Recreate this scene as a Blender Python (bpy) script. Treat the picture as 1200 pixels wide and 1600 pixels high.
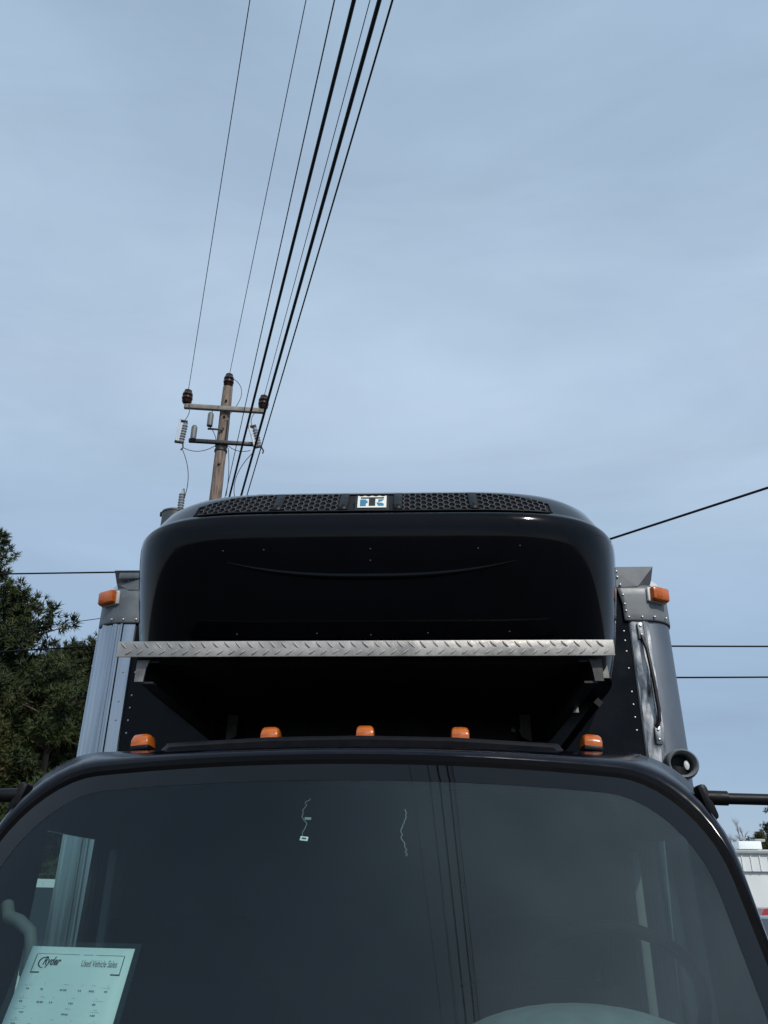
import bpy, bmesh, math, random
import numpy as np
from mathutils import Vector, Matrix
for o in list(bpy.data.objects): bpy.data.objects.remove(o)
SC = bpy.context.scene
COL = SC.collection
rad = math.radians

# ------------------------------------------------------------------ camera
cam_d = bpy.data.cameras.new('camera'); cam = bpy.data.objects.new('camera', cam_d); COL.objects.link(cam)
cam_d.sensor_fit = 'VERTICAL'; cam_d.sensor_height = 32.0; cam_d.lens = 1230 / 1600 * 32.0
cam_d.clip_start = 0.05; cam_d.clip_end = 8000
P, YW, RL = rad(26.0), rad(2.409), rad(0.484)
fw = Vector((-math.sin(YW) * math.cos(P), math.cos(YW) * math.cos(P), math.sin(P)))
rt = Vector((math.cos(YW), math.sin(YW), 0)); up = rt.cross(fw)
rt2 = rt * math.cos(RL) + up * math.sin(RL); up2 = -rt * math.sin(RL) + up * math.cos(RL)
cam.matrix_world = Matrix(((rt2.x, up2.x, -fw.x, 0.147), (rt2.y, up2.y, -fw.y, 0.0), (rt2.z, up2.z, -fw.z, 1.8), (0, 0, 0, 1)))
SC.camera = cam

# ------------------------------------------------------------------ sky, sun, exposure
SUN_EL, SUN_ROT = rad(43), rad(152)
wd = bpy.data.worlds.new('World'); SC.world = wd; wd.use_nodes = True
nt = wd.node_tree; N = nt.nodes; L = nt.links
for n in list(N): N.remove(n)
out = N.new('ShaderNodeOutputWorld'); bg = N.new('ShaderNodeBackground'); bg.inputs['Strength'].default_value = 0.15
sky = N.new('ShaderNodeTexSky'); sky.sky_type = 'NISHITA'; sky.sun_disc = False
sky.sun_elevation = SUN_EL; sky.sun_rotation = SUN_ROT; sky.air_density = 1.1; sky.dust_density = 0.6; sky.ozone_density = 1.0
tc = N.new('ShaderNodeTexCoord'); mp = N.new('ShaderNodeMapping'); mp.inputs['Scale'].default_value = (1.1, 1.6, 2.6); mp.inputs['Rotation'].default_value = (0.2, 0.1, 0.6)
nz = N.new('ShaderNodeTexNoise'); nz.inputs['Scale'].default_value = 1.15; nz.inputs['Detail'].default_value = 5; nz.inputs['Roughness'].default_value = 0.52; nz.inputs['Distortion'].default_value = 0.4
mr = N.new('ShaderNodeMapRange'); mr.inputs['From Min'].default_value = 0.3; mr.inputs['From Max'].default_value = 0.72; mr.inputs['To Min'].default_value = 0.66; mr.inputs['To Max'].default_value = 0.98
mx = N.new('ShaderNodeMix'); mx.data_type = 'RGBA'
L.new(tc.outputs['Generated'], mp.inputs['Vector']); L.new(mp.outputs[0], nz.inputs['Vector']); L.new(nz.outputs['Fac'], mr.inputs['Value'])
L.new(mr.outputs[0], mx.inputs['Factor']); L.new(sky.outputs[0], mx.inputs['A']); 
sx_ = N.new('ShaderNodeSeparateXYZ'); L.new(tc.outputs['Generated'], sx_.inputs[0])
vr = N.new('ShaderNodeValToRGB'); L.new(sx_.outputs['Z'], vr.inputs['Fac'])          # thin veil of cloud, thinner and bluer towards the horizon all round
ve = vr.color_ramp.elements; ve[0].position = 0.0; ve[0].color = (0.285, 0.40, 0.565, 1); ve[1].position = 0.55; ve[1].color = (0.485, 0.615, 0.765, 1)
e2 = vr.color_ramp.elements.new(0.22); e2.color = (0.33, 0.455, 0.625, 1)
e3 = vr.color_ramp.elements.new(0.95); e3.color = (0.385, 0.53, 0.68, 1)
vm = N.new('ShaderNodeVectorMath'); vm.operation = 'SCALE'; vm.inputs['Scale'].default_value = 1 / 0.15; L.new(vr.outputs[0], vm.inputs[0])
mp2 = N.new('ShaderNodeMapping'); mp2.inputs['Scale'].default_value = (1.0, 3.2, 5.5); mp2.inputs['Rotation'].default_value = (0.5, 0.3, 0.35); L.new(tc.outputs['Generated'], mp2.inputs['Vector'])
n2 = N.new('ShaderNodeTexNoise'); n2.inputs['Scale'].default_value = 1.6; n2.inputs['Detail'].default_value = 7; n2.inputs['Roughness'].default_value = 0.58; n2.inputs['Distortion'].default_value = 0.7; L.new(mp2.outputs[0], n2.inputs['Vector'])
m2 = N.new('ShaderNodeMapRange'); m2.inputs['From Min'].default_value = 0.3; m2.inputs['From Max'].default_value = 0.7; m2.inputs['To Min'].default_value = 0.955; m2.inputs['To Max'].default_value = 1.10; L.new(n2.outputs['Fac'], m2.inputs['Value'])
vm2 = N.new('ShaderNodeVectorMath'); vm2.operation = 'SCALE'; L.new(vm.outputs[0], vm2.inputs[0]); L.new(m2.outputs[0], vm2.inputs['Scale']); L.new(vm2.outputs[0], mx.inputs['B'])
L.new(mx.outputs['Result'], bg.inputs['Color']); L.new(bg.outputs[0], out.inputs['Surface'])
sd = bpy.data.lights.new('sun', 'SUN'); sd.energy = 2.6; sd.angle = rad(0.7); sd.color = (1.0, 0.95, 0.88)
sun = bpy.data.objects.new('sun', sd); COL.objects.link(sun)
S = Vector((math.sin(SUN_ROT) * math.cos(SUN_EL), math.cos(SUN_ROT) * math.cos(SUN_EL), math.sin(SUN_EL)))
sun.rotation_euler = (-S).to_track_quat('-Z', 'Y').to_euler(); sun.location = (6, -8, 12)
vs = SC.view_settings; vs.view_transform = 'Standard'; vs.look = 'None'; vs.gamma = 1; vs.exposure = 0.0; vs.use_curve_mapping = False

# ------------------------------------------------------------------ materials
def mat(name, col, rough=0.5, metal=0.0, var=0.12, vscale=8.0, bump=0.0, bscale=60.0, coat=0.0, stretch=(1, 1, 1), col2=None, spec=0.5, rvar=0.08, trans=0.0):
    m = bpy.data.materials.new(name); m.use_nodes = True
    t = m.node_tree; n = t.nodes; l = t.links; b = n['Principled BSDF']
    b.inputs['Metallic'].default_value = metal; b.inputs['Coat Weight'].default_value = coat; b.inputs['Coat Roughness'].default_value = 0.04
    b.inputs['Specular IOR Level'].default_value = spec; b.inputs['Transmission Weight'].default_value = trans
    tcd = n.new('ShaderNodeTexCoord'); mpp = n.new('ShaderNodeMapping'); mpp.inputs['Scale'].default_value = stretch
    l.new(tcd.outputs['Object'], mpp.inputs['Vector'])
    a = n.new('ShaderNodeTexNoise'); a.inputs['Scale'].default_value = vscale; a.inputs['Detail'].default_value = 6; a.inputs['Roughness'].default_value = 0.6
    l.new(mpp.outputs[0], a.inputs['Vector'])
    rp = n.new('ShaderNodeValToRGB'); e = rp.color_ramp.elements
    c2 = col2 if col2 else tuple(min(1, c * (1 + var)) for c in col); c1 = col if col2 else tuple(c * (1 - var) for c in col)
    e[0].position = 0.34; e[1].position = 0.66; e[0].color = (*c1, 1); e[1].color = (*c2, 1)
    l.new(a.outputs['Fac'], rp.inputs['Fac']); l.new(rp.outputs[0], b.inputs['Base Color'])
    r = n.new('ShaderNodeMapRange'); r.inputs['From Min'].default_value = 0.3; r.inputs['From Max'].default_value = 0.7
    r.inputs['To Min'].default_value = max(0.02, rough - rvar); r.inputs['To Max'].default_value = min(1, rough + rvar)
    l.new(a.outputs['Fac'], r.inputs['Value']); l.new(r.outputs[0], b.inputs['Roughness'])
    if bump:
        a2 = n.new('ShaderNodeTexNoise'); a2.inputs['Scale'].default_value = bscale; a2.inputs['Detail'].default_value = 4
        l.new(mpp.outputs[0], a2.inputs['Vector'])
        bp = n.new('ShaderNodeBump'); bp.inputs['Strength'].default_value = bump; bp.inputs['Distance'].default_value = 0.01
        l.new(a2.outputs['Fac'], bp.inputs['Height']); l.new(bp.outputs[0], b.inputs['Normal'])
    return m

M = {}
M['paint'] = mat('black_gloss_paint', (0.0008, 0.0009, 0.0022), 0.07, var=0.3, spec=0.21, bump=0.004, bscale=9, rvar=0.05)
M['cabpaint'] = mat('black_cab_paint', (0.0028, 0.0032, 0.0075), 0.18, var=0.3, spec=0.30, vscale=14, bump=0.01, bscale=12, rvar=0.08)
M['panel'] = mat('black_panel', (0.0025, 0.003, 0.0055), 0.25, var=0.35, spec=0.16, bump=0.03, bscale=4, rvar=0.08)
M['matteblack'] = mat('matte_black', (0.009, 0.009, 0.010), 0.7, var=0.3, spec=0.25)
M['plastic'] = mat('black_plastic', (0.0055, 0.0055, 0.007), 0.45, var=0.25, spec=0.25, vscale=30, bump=0.05, bscale=200)
M['rubber'] = mat('black_rubber', (0.0018, 0.0018, 0.0022), 0.7, spec=0.06, var=0.25, vscale=25)
M['grillebar'] = mat('grille_bar', (0.060, 0.058, 0.062), 0.4, var=0.3, vscale=30)
M['alu'] = mat('aluminium', (0.27, 0.285, 0.31), 0.22, metal=1.0, col2=(0.55, 0.56, 0.58), vscale=9, stretch=(2.2, 2.2, 0.10), bump=0.05, bscale=5, rvar=0.1)
M['alu_worn'] = mat('worn_aluminium', (0.16, 0.165, 0.17), 0.42, metal=0.95, col2=(0.62, 0.62, 0.62), vscale=7, stretch=(2.0, 2.0, 1.2), bump=0.25, bscale=9, rvar=0.16)
M['alu_dark'] = mat('dark_aluminium', (0.17, 0.19, 0.215), 0.42, metal=0.75, var=0.15, vscale=6, stretch=(1, 1, 0.3))  # darker aluminium tone, on the right post and the rims
M['tread'] = mat('tread_plate_aluminium', (0.30, 0.285, 0.265), 0.5, metal=0.35, col2=(0.50, 0.48, 0.45), vscale=11, bump=0.3, bscale=26, rvar=0.16)
M['cap'] = mat('grey_cap_paint', (0.16, 0.175, 0.185), 0.48, metal=0.15, var=0.14, vscale=14, bump=0.04, bscale=8)
M['rivet'] = mat('rivet_metal', (0.62, 0.62, 0.62), 0.35, metal=0.8, var=0.2, vscale=60)
M['steel'] = mat('bracket_steel', (0.16, 0.155, 0.15), 0.55, metal=0.3, col2=(0.36, 0.35, 0.33), vscale=18)
M['steeldark'] = mat('dark_grey_steel', (0.035, 0.034, 0.033), 0.6, metal=0.2, col2=(0.10, 0.098, 0.094), vscale=22)  # darker steel tone, on the right gusset plate and foot brackets
M['darksteel'] = mat('dark_bracket_steel', (0.014, 0.014, 0.016), 0.5, var=0.4, vscale=20)
M['screw'] = mat('dull_screw', (0.05, 0.05, 0.055), 0.5, metal=0.6)
M['amber'] = mat('amber_lens', (0.50, 0.105, 0.012), 0.22, var=0.15, vscale=40, col2=(0.62, 0.15, 0.02), coat=0.3, trans=0.12)
M['white'] = mat('white_plastic', (0.72, 0.71, 0.68), 0.45, var=0.06)
M['badgewhite'] = mat('badge_white', (0.80, 0.80, 0.72), 0.4, var=0.05)
M['badgeblue'] = mat('badge_blue', (0.035, 0.20, 0.33), 0.35, var=0.1)
M['badgeblack'] = mat('badge_black', (0.012, 0.012, 0.012), 0.35, var=0.2)
M['frit'] = mat('ceramic_frit', (0.0012, 0.0012, 0.0015), 0.03, spec=0.42, rvar=0.01)
M['trim'] = mat('interior_trim', (0.016, 0.017, 0.018), 0.8, spec=0.2, var=0.15, vscale=20, bump=0.05, bscale=150)
M['trimlight'] = mat('grey_pillar_trim', (0.11, 0.115, 0.11), 0.7, var=0.1, vscale=20)
M['fabric'] = mat('seat_fabric', (0.008, 0.008, 0.010), 0.9, spec=0.1, var=0.25, vscale=60, bump=0.1, bscale=300)
M['dash'] = mat('dash_plastic', (0.13, 0.14, 0.14), 0.75, spec=0.25, var=0.12, vscale=25, bump=0.05, bscale=200)
M['paper'] = mat('printed_paper', (0.74, 0.75, 0.74), 0.7, var=0.03)
M['ink'] = mat('black_ink', (0.02, 0.02, 0.025), 0.6, var=0.1)
M['inkgrey'] = mat('grey_ink', (0.20, 0.21, 0.22), 0.6, var=0.1)
M['inkpale'] = mat('pale_ink', (0.42, 0.43, 0.44), 0.6, var=0.1)
M['string'] = mat('white_string', (0.36, 0.36, 0.34), 0.8, var=0.3)
M['wood'] = mat('weathered_pole_wood', (0.10, 0.068, 0.050), 0.9, vscale=5, stretch=(5, 5, 0.5), col2=(0.30, 0.235, 0.19), bump=0.5, bscale=9)
M['armwood'] = mat('grey_arm_wood', (0.16, 0.15, 0.135), 0.85, vscale=6, col2=(0.30, 0.28, 0.25), bump=0.3, bscale=20)
M['porcelain'] = mat('brown_porcelain', (0.035, 0.014, 0.010), 0.28, var=0.3, vscale=10)
M['polymer'] = mat('grey_porcelain', (0.34, 0.35, 0.37), 0.4, var=0.15, vscale=12)
M['arrester'] = mat('arrester_grey', (0.13, 0.145, 0.15), 0.5, var=0.15)
M['xfmr'] = mat('transformer_grey', (0.055, 0.06, 0.065), 0.5, var=0.15)
M['cable'] = mat('black_cable', (0.006, 0.006, 0.008), 0.65, var=0.2, spec=0.2)
M['wire'] = mat('bare_wire', (0.022, 0.023, 0.028), 0.6, metal=0.2, var=0.2)
M['bark'] = mat('pine_bark', (0.055, 0.038, 0.028), 0.95, vscale=6, stretch=(1, 1, 0.3), col2=(0.13, 0.095, 0.075), bump=0.6, bscale=12)
M['needles'] = mat('pine_needles', (0.018, 0.034, 0.011), 0.65, vscale=0.9, col2=(0.062, 0.078, 0.024), spec=0.3)
M['needles2'] = mat('dark_pine_needles', (0.016, 0.027, 0.010), 0.65, vscale=0.9, col2=(0.052, 0.066, 0.021), spec=0.3)
M['needles3'] = mat('olive_pine_needles', (0.034, 0.042, 0.013), 0.65, vscale=0.9, col2=(0.092, 0.096, 0.030), spec=0.3)
M['bare'] = mat('bare_twig', (0.16, 0.13, 0.11), 0.9)
M['asphalt'] = mat('asphalt', (0.040, 0.040, 0.042), 0.9, vscale=0.6, col2=(0.060, 0.059, 0.058), bump=0.4, bscale=120)
M['bwall'] = mat('white_metal_siding', (0.76, 0.79, 0.78), 0.5, var=0.04, vscale=0.8)
M['btrim'] = mat('grey_gutter', (0.34, 0.36, 0.35), 0.5, var=0.1, vscale=1)
M['carred'] = mat('red_car_paint', (0.32, 0.015, 0.012), 0.2, coat=0.5)
M['cardark'] = mat('dark_car_paint', (0.02, 0.021, 0.024), 0.25, coat=0.5)
M['carwhite'] = mat('white_van_paint', (0.70, 0.71, 0.70), 0.3, coat=0.5, var=0.04)
M['tyre'] = mat('tyre_rubber', (0.018, 0.018, 0.018), 0.85, var=0.2)
M['lampglass'] = mat('lamp_glass', (0.6, 0.62, 0.63), 0.12, var=0.1)
M['redlens'] = mat('red_lens', (0.4, 0.01, 0.01), 0.2)
M['mirrorglass'] = mat('mirror_glass', (0.7, 0.72, 0.74), 0.03, metal=1.0, var=0.02, rvar=0.01)

def glass(name, tint, ior=1.52, dust_haze=0.012, side=0.0):
    m = bpy.data.materials.new(name); m.use_nodes = True; t = m.node_tree; n = t.nodes; l = t.links
    n.remove(n['Principled BSDF']); o = n['Material Output']
    tr = n.new('ShaderNodeBsdfTransparent'); tr.inputs[0].default_value = (*tint, 1)
    gl = n.new('ShaderNodeBsdfGlossy'); gl.inputs['Roughness'].default_value = 0.0; gl.inputs['Color'].default_value = (0.80, 0.92, 1, 1)
    f0 = ((ior - 1) / (ior + 1)) ** 2          # reflectance at normal incidence
    ge = n.new('ShaderNodeNewGeometry'); dt = n.new('ShaderNodeVectorMath'); dt.operation = 'DOT_PRODUCT'
    l.new(ge.outputs['Normal'], dt.inputs[0]); l.new(ge.outputs['Incoming'], dt.inputs[1])
    def mth(op, a_, b_=None):
        q = n.new('ShaderNodeMath'); q.operation = op
        for i_, v_ in enumerate((a_, b_)):
            if v_ is None: continue
            if isinstance(v_, (int, float)): q.inputs[i_].default_value = v_
            else: l.new(v_, q.inputs[i_])
        return q.outputs[0]
    pw = mth('POWER', mth('SUBTRACT', 1.0, mth('ABSOLUTE', dt.outputs['Value'])), 5.0)
    frv = mth('ADD', mth('MULTIPLY', pw, 1 - f0), f0)
    mx1 = n.new('ShaderNodeMixShader'); l.new(frv, mx1.inputs[0]); l.new(tr.outputs[0], mx1.inputs[1]); l.new(gl.outputs[0], mx1.inputs[2])
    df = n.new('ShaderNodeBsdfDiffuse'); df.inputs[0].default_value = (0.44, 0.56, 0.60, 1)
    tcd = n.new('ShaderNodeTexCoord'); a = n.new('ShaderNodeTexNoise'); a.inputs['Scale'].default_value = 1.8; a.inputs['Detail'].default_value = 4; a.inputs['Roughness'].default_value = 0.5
    r = n.new('ShaderNodeMapRange'); r.inputs['From Min'].default_value = 0.3; r.inputs['From Max'].default_value = 0.75; r.inputs['To Min'].default_value = dust_haze * 0.4; r.inputs['To Max'].default_value = dust_haze * 1.6
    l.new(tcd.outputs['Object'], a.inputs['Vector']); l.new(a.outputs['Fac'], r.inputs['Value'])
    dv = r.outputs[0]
    if side:      # sky reflection painted in as haze, stronger towards the driver's half
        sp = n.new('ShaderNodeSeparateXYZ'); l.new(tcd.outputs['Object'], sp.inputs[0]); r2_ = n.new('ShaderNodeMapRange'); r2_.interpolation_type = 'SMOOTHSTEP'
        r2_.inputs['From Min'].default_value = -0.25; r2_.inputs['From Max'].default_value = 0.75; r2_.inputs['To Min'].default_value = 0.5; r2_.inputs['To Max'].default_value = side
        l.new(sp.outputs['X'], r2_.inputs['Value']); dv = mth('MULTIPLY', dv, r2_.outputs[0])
    mx2 = n.new('ShaderNodeMixShader'); l.new(dv, mx2.inputs[0]); l.new(mx1.outputs[0], mx2.inputs[1]); l.new(df.outputs[0], mx2.inputs[2])
    l.new(mx2.outputs[0], o.inputs['Surface']); return m
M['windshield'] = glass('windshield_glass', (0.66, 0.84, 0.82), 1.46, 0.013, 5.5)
M['sideglass'] = glass('side_glass', (0.70, 0.84, 0.80), 1.45, 0.008)
M['sleeve'] = glass('clear_sleeve', (0.86, 0.88, 0.88), 1.30, 0.02)
M['carglass'] = mat('car_glass', (0.01, 0.012, 0.014), 0.06, var=0.1)

# ------------------------------------------------------------------ helpers
def link(name, me, m=None, parent=None, loc=(0, 0, 0), rot=None):
    o = bpy.data.objects.new(name, me); COL.objects.link(o); o.location = loc
    if rot: o.rotation_euler = rot
    if m is not None and me is not None and not me.materials:
        for q in (m if isinstance(m, (list, tuple)) else [m]): me.materials.append(q)
    if parent: o.parent = parent
    return o
def tag(o, label, cat, group=None):
    o['label'] = label; o['category'] = cat
    if group: o['group'] = group
    return o
def thing(name, label, cat, loc=(0, 0, 0), group=None):
    return tag(link(name, None, loc=loc), label, cat, group)
def finish(bm, name, smooth=None):
    bmesh.ops.recalc_face_normals(bm, faces=bm.faces[:])
    me = bpy.data.meshes.new(name); bm.to_mesh(me); bm.free()
    if smooth is not None:
        me.polygons.foreach_set('use_smooth', [True] * len(me.polygons)); me.set_sharp_from_angle(angle=rad(smooth))
    return me
def box(bm, c, s, mtx=None, bev=0.0):
    r = bmesh.ops.create_cube(bm, size=1.0, matrix=Matrix.Translation(c) @ (mtx if mtx else Matrix()) @ Matrix.Diagonal((*s, 1)))
    if bev:
        es = {e for v in r['verts'] for e in v.link_edges}
        bmesh.ops.bevel(bm, geom=list(es), offset=bev, segments=2, affect='EDGES', profile=0.5)
def boxme(name, c, s, bev=0.0, mtx=None):
    bm = bmesh.new(); box(bm, c, s, mtx, bev); return finish(bm, name, 35 if bev else None)
def tube(bm, pts, r, seg=8, caps=True):
    pts = [Vector(p) for p in pts]; rs = r if isinstance(r, (list, tuple)) else [r] * len(pts)
    rings = []; prevn = None
    for i, p in enumerate(pts):
        d = (pts[min(i + 1, len(pts) - 1)] - pts[max(i - 1, 0)]).normalized()
        if prevn is None:
            n = d.cross(Vector((0, 0, 1)));
            if n.length < 0.1: n = d.cross(Vector((1, 0, 0)))
            n.normalize()
        else:
            n = (prevn - d * prevn.dot(d)).normalized()
        prevn = n; b = d.cross(n)
        rings.append([bm.verts.new(p + (n * math.cos(a) + b * math.sin(a)) * rs[i]) for a in [2 * math.pi * k / seg for k in range(seg)]])
    for i in range(len(rings) - 1):
        for k in range(seg):
            bm.faces.new((rings[i][k], rings[i][(k + 1) % seg], rings[i + 1][(k + 1) % seg], rings[i + 1][k]))
    if caps: bm.faces.new(rings[0][::-1]); bm.faces.new(rings[-1])
def tubeme(name, pts, r, seg=8):
    bm = bmesh.new(); tube(bm, pts, r, seg); return finish(bm, name, 50)
def lathe(bm, prof, seg=16, mtx=None):
    # prof: list of (radius, height) along local z
    rings = []
    for (r, h) in prof:
        rings.append([bm.verts.new((mtx @ Vector((r * math.cos(a), r * math.sin(a), h))) if mtx else Vector((r * math.cos(a), r * math.sin(a), h))) for a in [2 * math.pi * k / seg for k in range(seg)]])
    for i in range(len(rings) - 1):
        for k in range(seg):
            bm.faces.new((rings[i][k], rings[i][(k + 1) % seg], rings[i + 1][(k + 1) % seg], rings[i + 1][k]))
    bm.faces.new(rings[0][::-1]); bm.faces.new(rings[-1])
def latheme(name, prof, seg=16, mtx=None, smooth=40):
    bm = bmesh.new(); lathe(bm, prof, seg, mtx); return finish(bm, name, smooth)
def extr(bm, poly, y0, y1, axis='Y'):
    # extrude a 2D polygon: axis Y -> poly is (x,z), Z -> (x,y), X -> (y,z)
    f = {'Y': lambda a, b, t: (a, t, b), 'Z': lambda a, b, t: (a, b, t), 'X': lambda a, b, t: (t, a, b)}[axis]
    A = [bm.verts.new(f(a, b, y0)) for a, b in poly]; B = [bm.verts.new(f(a, b, y1)) for a, b in poly]
    n = len(poly); bm.faces.new(A); bm.faces.new(B[::-1])
    for i in range(n): bm.faces.new((A[i], B[i], B[(i + 1) % n], A[(i + 1) % n]))
def extrme(name, poly, y0, y1, axis='Y', smooth=None):
    bm = bmesh.new(); extr(bm, poly, y0, y1, axis); return finish(bm, name, smooth)
def gridme(name, rows, smooth=40, close=False, capends=False):
    bm = bmesh.new(); R_ = [[bm.verts.new(p) for p in r] for r in rows]
    for i in range(len(R_) - 1):
        m = len(R_[i])
        for k in range(m if close else m - 1):
            bm.faces.new((R_[i][k], R_[i][(k + 1) % m], R_[i + 1][(k + 1) % m], R_[i + 1][k]))
    if capends: bm.faces.new(R_[0][::-1]); bm.faces.new(R_[-1])
    return finish(bm, name, smooth)

# ------------------------------------------------------------------ ground
bm = bmesh.new(); bmesh.ops.create_grid(bm, x_segments=8, y_segments=8, size=3000)
g = link('parking_lot', finish(bm, 'parking_lot'), M['asphalt']); g['kind'] = 'structure'

# ------------------------------------------------------------------ truck
YB = 3.163
truck = thing('box_truck', 'black cab-over refrigerated box truck with cooling unit above the windshield', 'truck', (0, 2.5, 0))
truck.location = (0, 0, 0)

# --- windshield surface
RC, RAKE = 2.0, math.tan(rad(30))
def yws(x, z): return 1.84 + (z - 2.06) * RAKE + x * x / (2 * RC)
def cabring(hw, hwb, ztop, crown, zbot, r, yf, zs=None):
    """open ring: left sill up over the roof to the right sill"""
    z1 = ztop - crown - r
    zz = zs if zs else [zbot + (z1 - zbot) * k / 7 for k in range(8)]
    pts = [(hw, z) for z in zz]
    for k in range(1, 10):
        a = math.pi / 2 * k / 10; pts.append((hw - r + r * math.cos(a), z1 + r * math.sin(a)))
    for k in range(0, 9): pts.append(((hw - r) * (1 - k / 8), z1 + r))
    pts = pts + [(-x, z) for x, z in pts[-2::-1]]
    res = []
    for x, z in pts:
        t = (z - zbot) / (ztop - zbot); w = hwb / hw + (1 - hwb / hw) * min(1, max(0, t) ** 0.8)
        x2 = x * w; z2 = z + crown * (1 - (x / hw) ** 2) * max(0, (z - (z1)) / r if r else 0)
        res.append(Vector((x2, yf(x2, z2), z2)))
    return res
WIN = [0.55, 0.85, 1.15, 1.40, 1.54, 1.70, 1.84, 1.955]
side = lambda y: (lambda x, z: y + 0.02 * max(0, (1.4 - z)) * 0 + x * x * 0.0)
r0 = cabring(0.805, 0.85, 2.064, 0.030, 1.25, 0.20, yws)
r1 = cabring(0.820, 0.866, 2.078, 0.030, 1.235, 0.205, lambda x, z: yws(x, z) - 0.006)
r2 = cabring(0.834, 0.885, 2.093, 0.030, 1.22, 0.21, lambda x, z: yws(x, z) + 0.006)
r3 = cabring(0.862, 0.905, 2.118, 0.030, 0.55, 0.215, lambda x, z: max(1.45, 1.90 + (z - 2.06) * 0.50 + x * x / (2 * 2.6)))
r3b = cabring(0.872, 0.92, 2.140, 0.028, 0.55, 0.215, lambda x, z: max(1.62, 2.00 + (z - 2.06) * 0.42 + x * x / (2 * 4)))
r4 = cabring(0.874, 0.925, 2.155, 0.024, 0.55, 0.176, lambda x, z: 2.10 + (z - 2.0) * 0.30 if z > 1.38 else 1.95, WIN)
r5 = cabring(0.878, 0.93, 2.172, 0.022, 0.55, 0.195, lambda x, z: 2.26 + max(0, z - 2.0) * 0.1, WIN)
r6 = cabring(0.880, 0.93, 2.176, 0.022, 0.55, 0.199, lambda x, z: 2.48, WIN)
r7 = cabring(0.880, 0.93, 2.172, 0.022, 0.55, 0.195, lambda x, z: 2.69, WIN)
r8 = cabring(0.874, 0.925, 2.160, 0.022, 0.55, 0.183, lambda x, z: 2.84, WIN)
def cab_faces(rings, skip=None):
    bm = bmesh.new(); R_ = [[bm.verts.new(p) for p in r] for r in rings]; n = len(rings[0])
    for i in range(len(R_) - 1):
        for k in range(n - 1):
            if skip and skip(i, k, n): continue
            bm.faces.new((R_[i][k], R_[i][k + 1], R_[i + 1][k + 1], R_[i + 1][k]))
    for v in [v for v in bm.verts if not v.link_faces]: bm.verts.remove(v)
    return bm
def skipwin(i, k, n):    # door window cells: side points 3..7 between rings r4..r7
    kk = min(k, n - 2 - k)
    return 3 <= kk <= 6 and 4 <= i <= 5
me = finish(cab_faces([r2, r3, r3b, r4, r5, r6, r7, r8], skipwin), 'cab_shell', 38)
cab = link('cab_shell', me, [M['cabpaint'], M['trim']], truck)
md = cab.modifiers.new('thickness', 'SOLIDIFY'); md.thickness = 0.03; md.offset = -1; md.material_offset = 1
link('windshield_gasket', finish(cab_faces([[p + Vector((0, 0.001, 0)) for p in r0], r1, r2]), 'gasket', 30), M['rubber'], truck)
# rear wall of the cab
bm = bmesh.new(); vv = [bm.verts.new(p + Vector((0, 0.002, 0))) for p in r8]; bm.faces.new(vv)
bw = link('cab_rear_wall', finish(bm, 'cab_rear_wall'), [M['cabpaint'], M['trim']], truck)
md = bw.modifiers.new('thickness', 'SOLIDIFY'); md.thickness = 0.03; md.offset = 1; md.material_offset = 1
# glass: rings shrinking towards the middle
rows = []
half = [p for p in r0[:(len(r0) + 1) // 2]]; hz = [p.z for p in half]; hx = [abs(p.x) for p in half]
zt_ = hz[-1]
for i in range(81):
    z = 1.25 + (zt_ - 1.25) * (1 - (1 - i / 80) ** 1.6); w = float(np.interp(z, hz, hx)); row = []
    for k in range(65):
        x = -w + 2 * w * k / 64; row.append(Vector((x, yws(x, z), z)))
    rows.append(row)
bm = bmesh.new(); R_ = [[bm.verts.new(p) for p in r] for r in rows]
for i in range(len(R_) - 1):
    for k in range(64): bm.faces.new((R_[i][k], R_[i][k + 1], R_[i + 1][k + 1], R_[i + 1][k]))
bmesh.ops.remove_doubles(bm, verts=bm.verts[:], dist=1e-5)
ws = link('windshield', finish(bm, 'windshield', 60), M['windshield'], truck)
def inset(r, dx, dz, off):
    o = []
    for p in r:
        x = p.x * (1 - dx / 0.81); z = 1.25 + (p.z - 1.25) * (1 - dz / 0.81); o.append(Vector((x, yws(x, z) + off, z)))
    return o
link('frit_band', finish(cab_faces([inset(r0, -0.004, -0.004, -0.0008), inset(r0, 0.020, 0.018, -0.0008), inset(r0, 0.040, 0.034, -0.0008)]), 'frit_band', 40), M['frit'], ws)
# roof visor shelf
poly = []
for x, z in ((-0.570, 2.112), (-0.525, 2.168), (-0.25, 2.182), (0, 2.186), (0.25, 2.182), (0.525, 2.168), (0.570, 2.112)): poly.append((x, z))
bm = bmesh.new()
sec = [(2.095, 0.955, -0.020), (2.11, 0.975, -0.008), (2.16, 1.0, 0.0), (2.45, 1.02, 0.006), (2.78, 1.0, 0.0), (2.82, 0.97, -0.03)]
R_ = []
for (y, s, dz) in sec:
    R_.append([bm.verts.new((x * s, y + abs(x) ** 2 * 0.05, (z + dz) if z > 2.13 else z)) for x, z in poly])
for i in range(len(R_) - 1):
    for k in range(len(poly) - 1): bm.faces.new((R_[i][k], R_[i][k + 1], R_[i + 1][k + 1], R_[i + 1][k]))
bm.faces.new(R_[0]); bm.faces.new(R_[-1][::-1])
link('roof_shelf', finish(bm, 'roof_shelf', 50), M['plastic'], truck)

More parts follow.
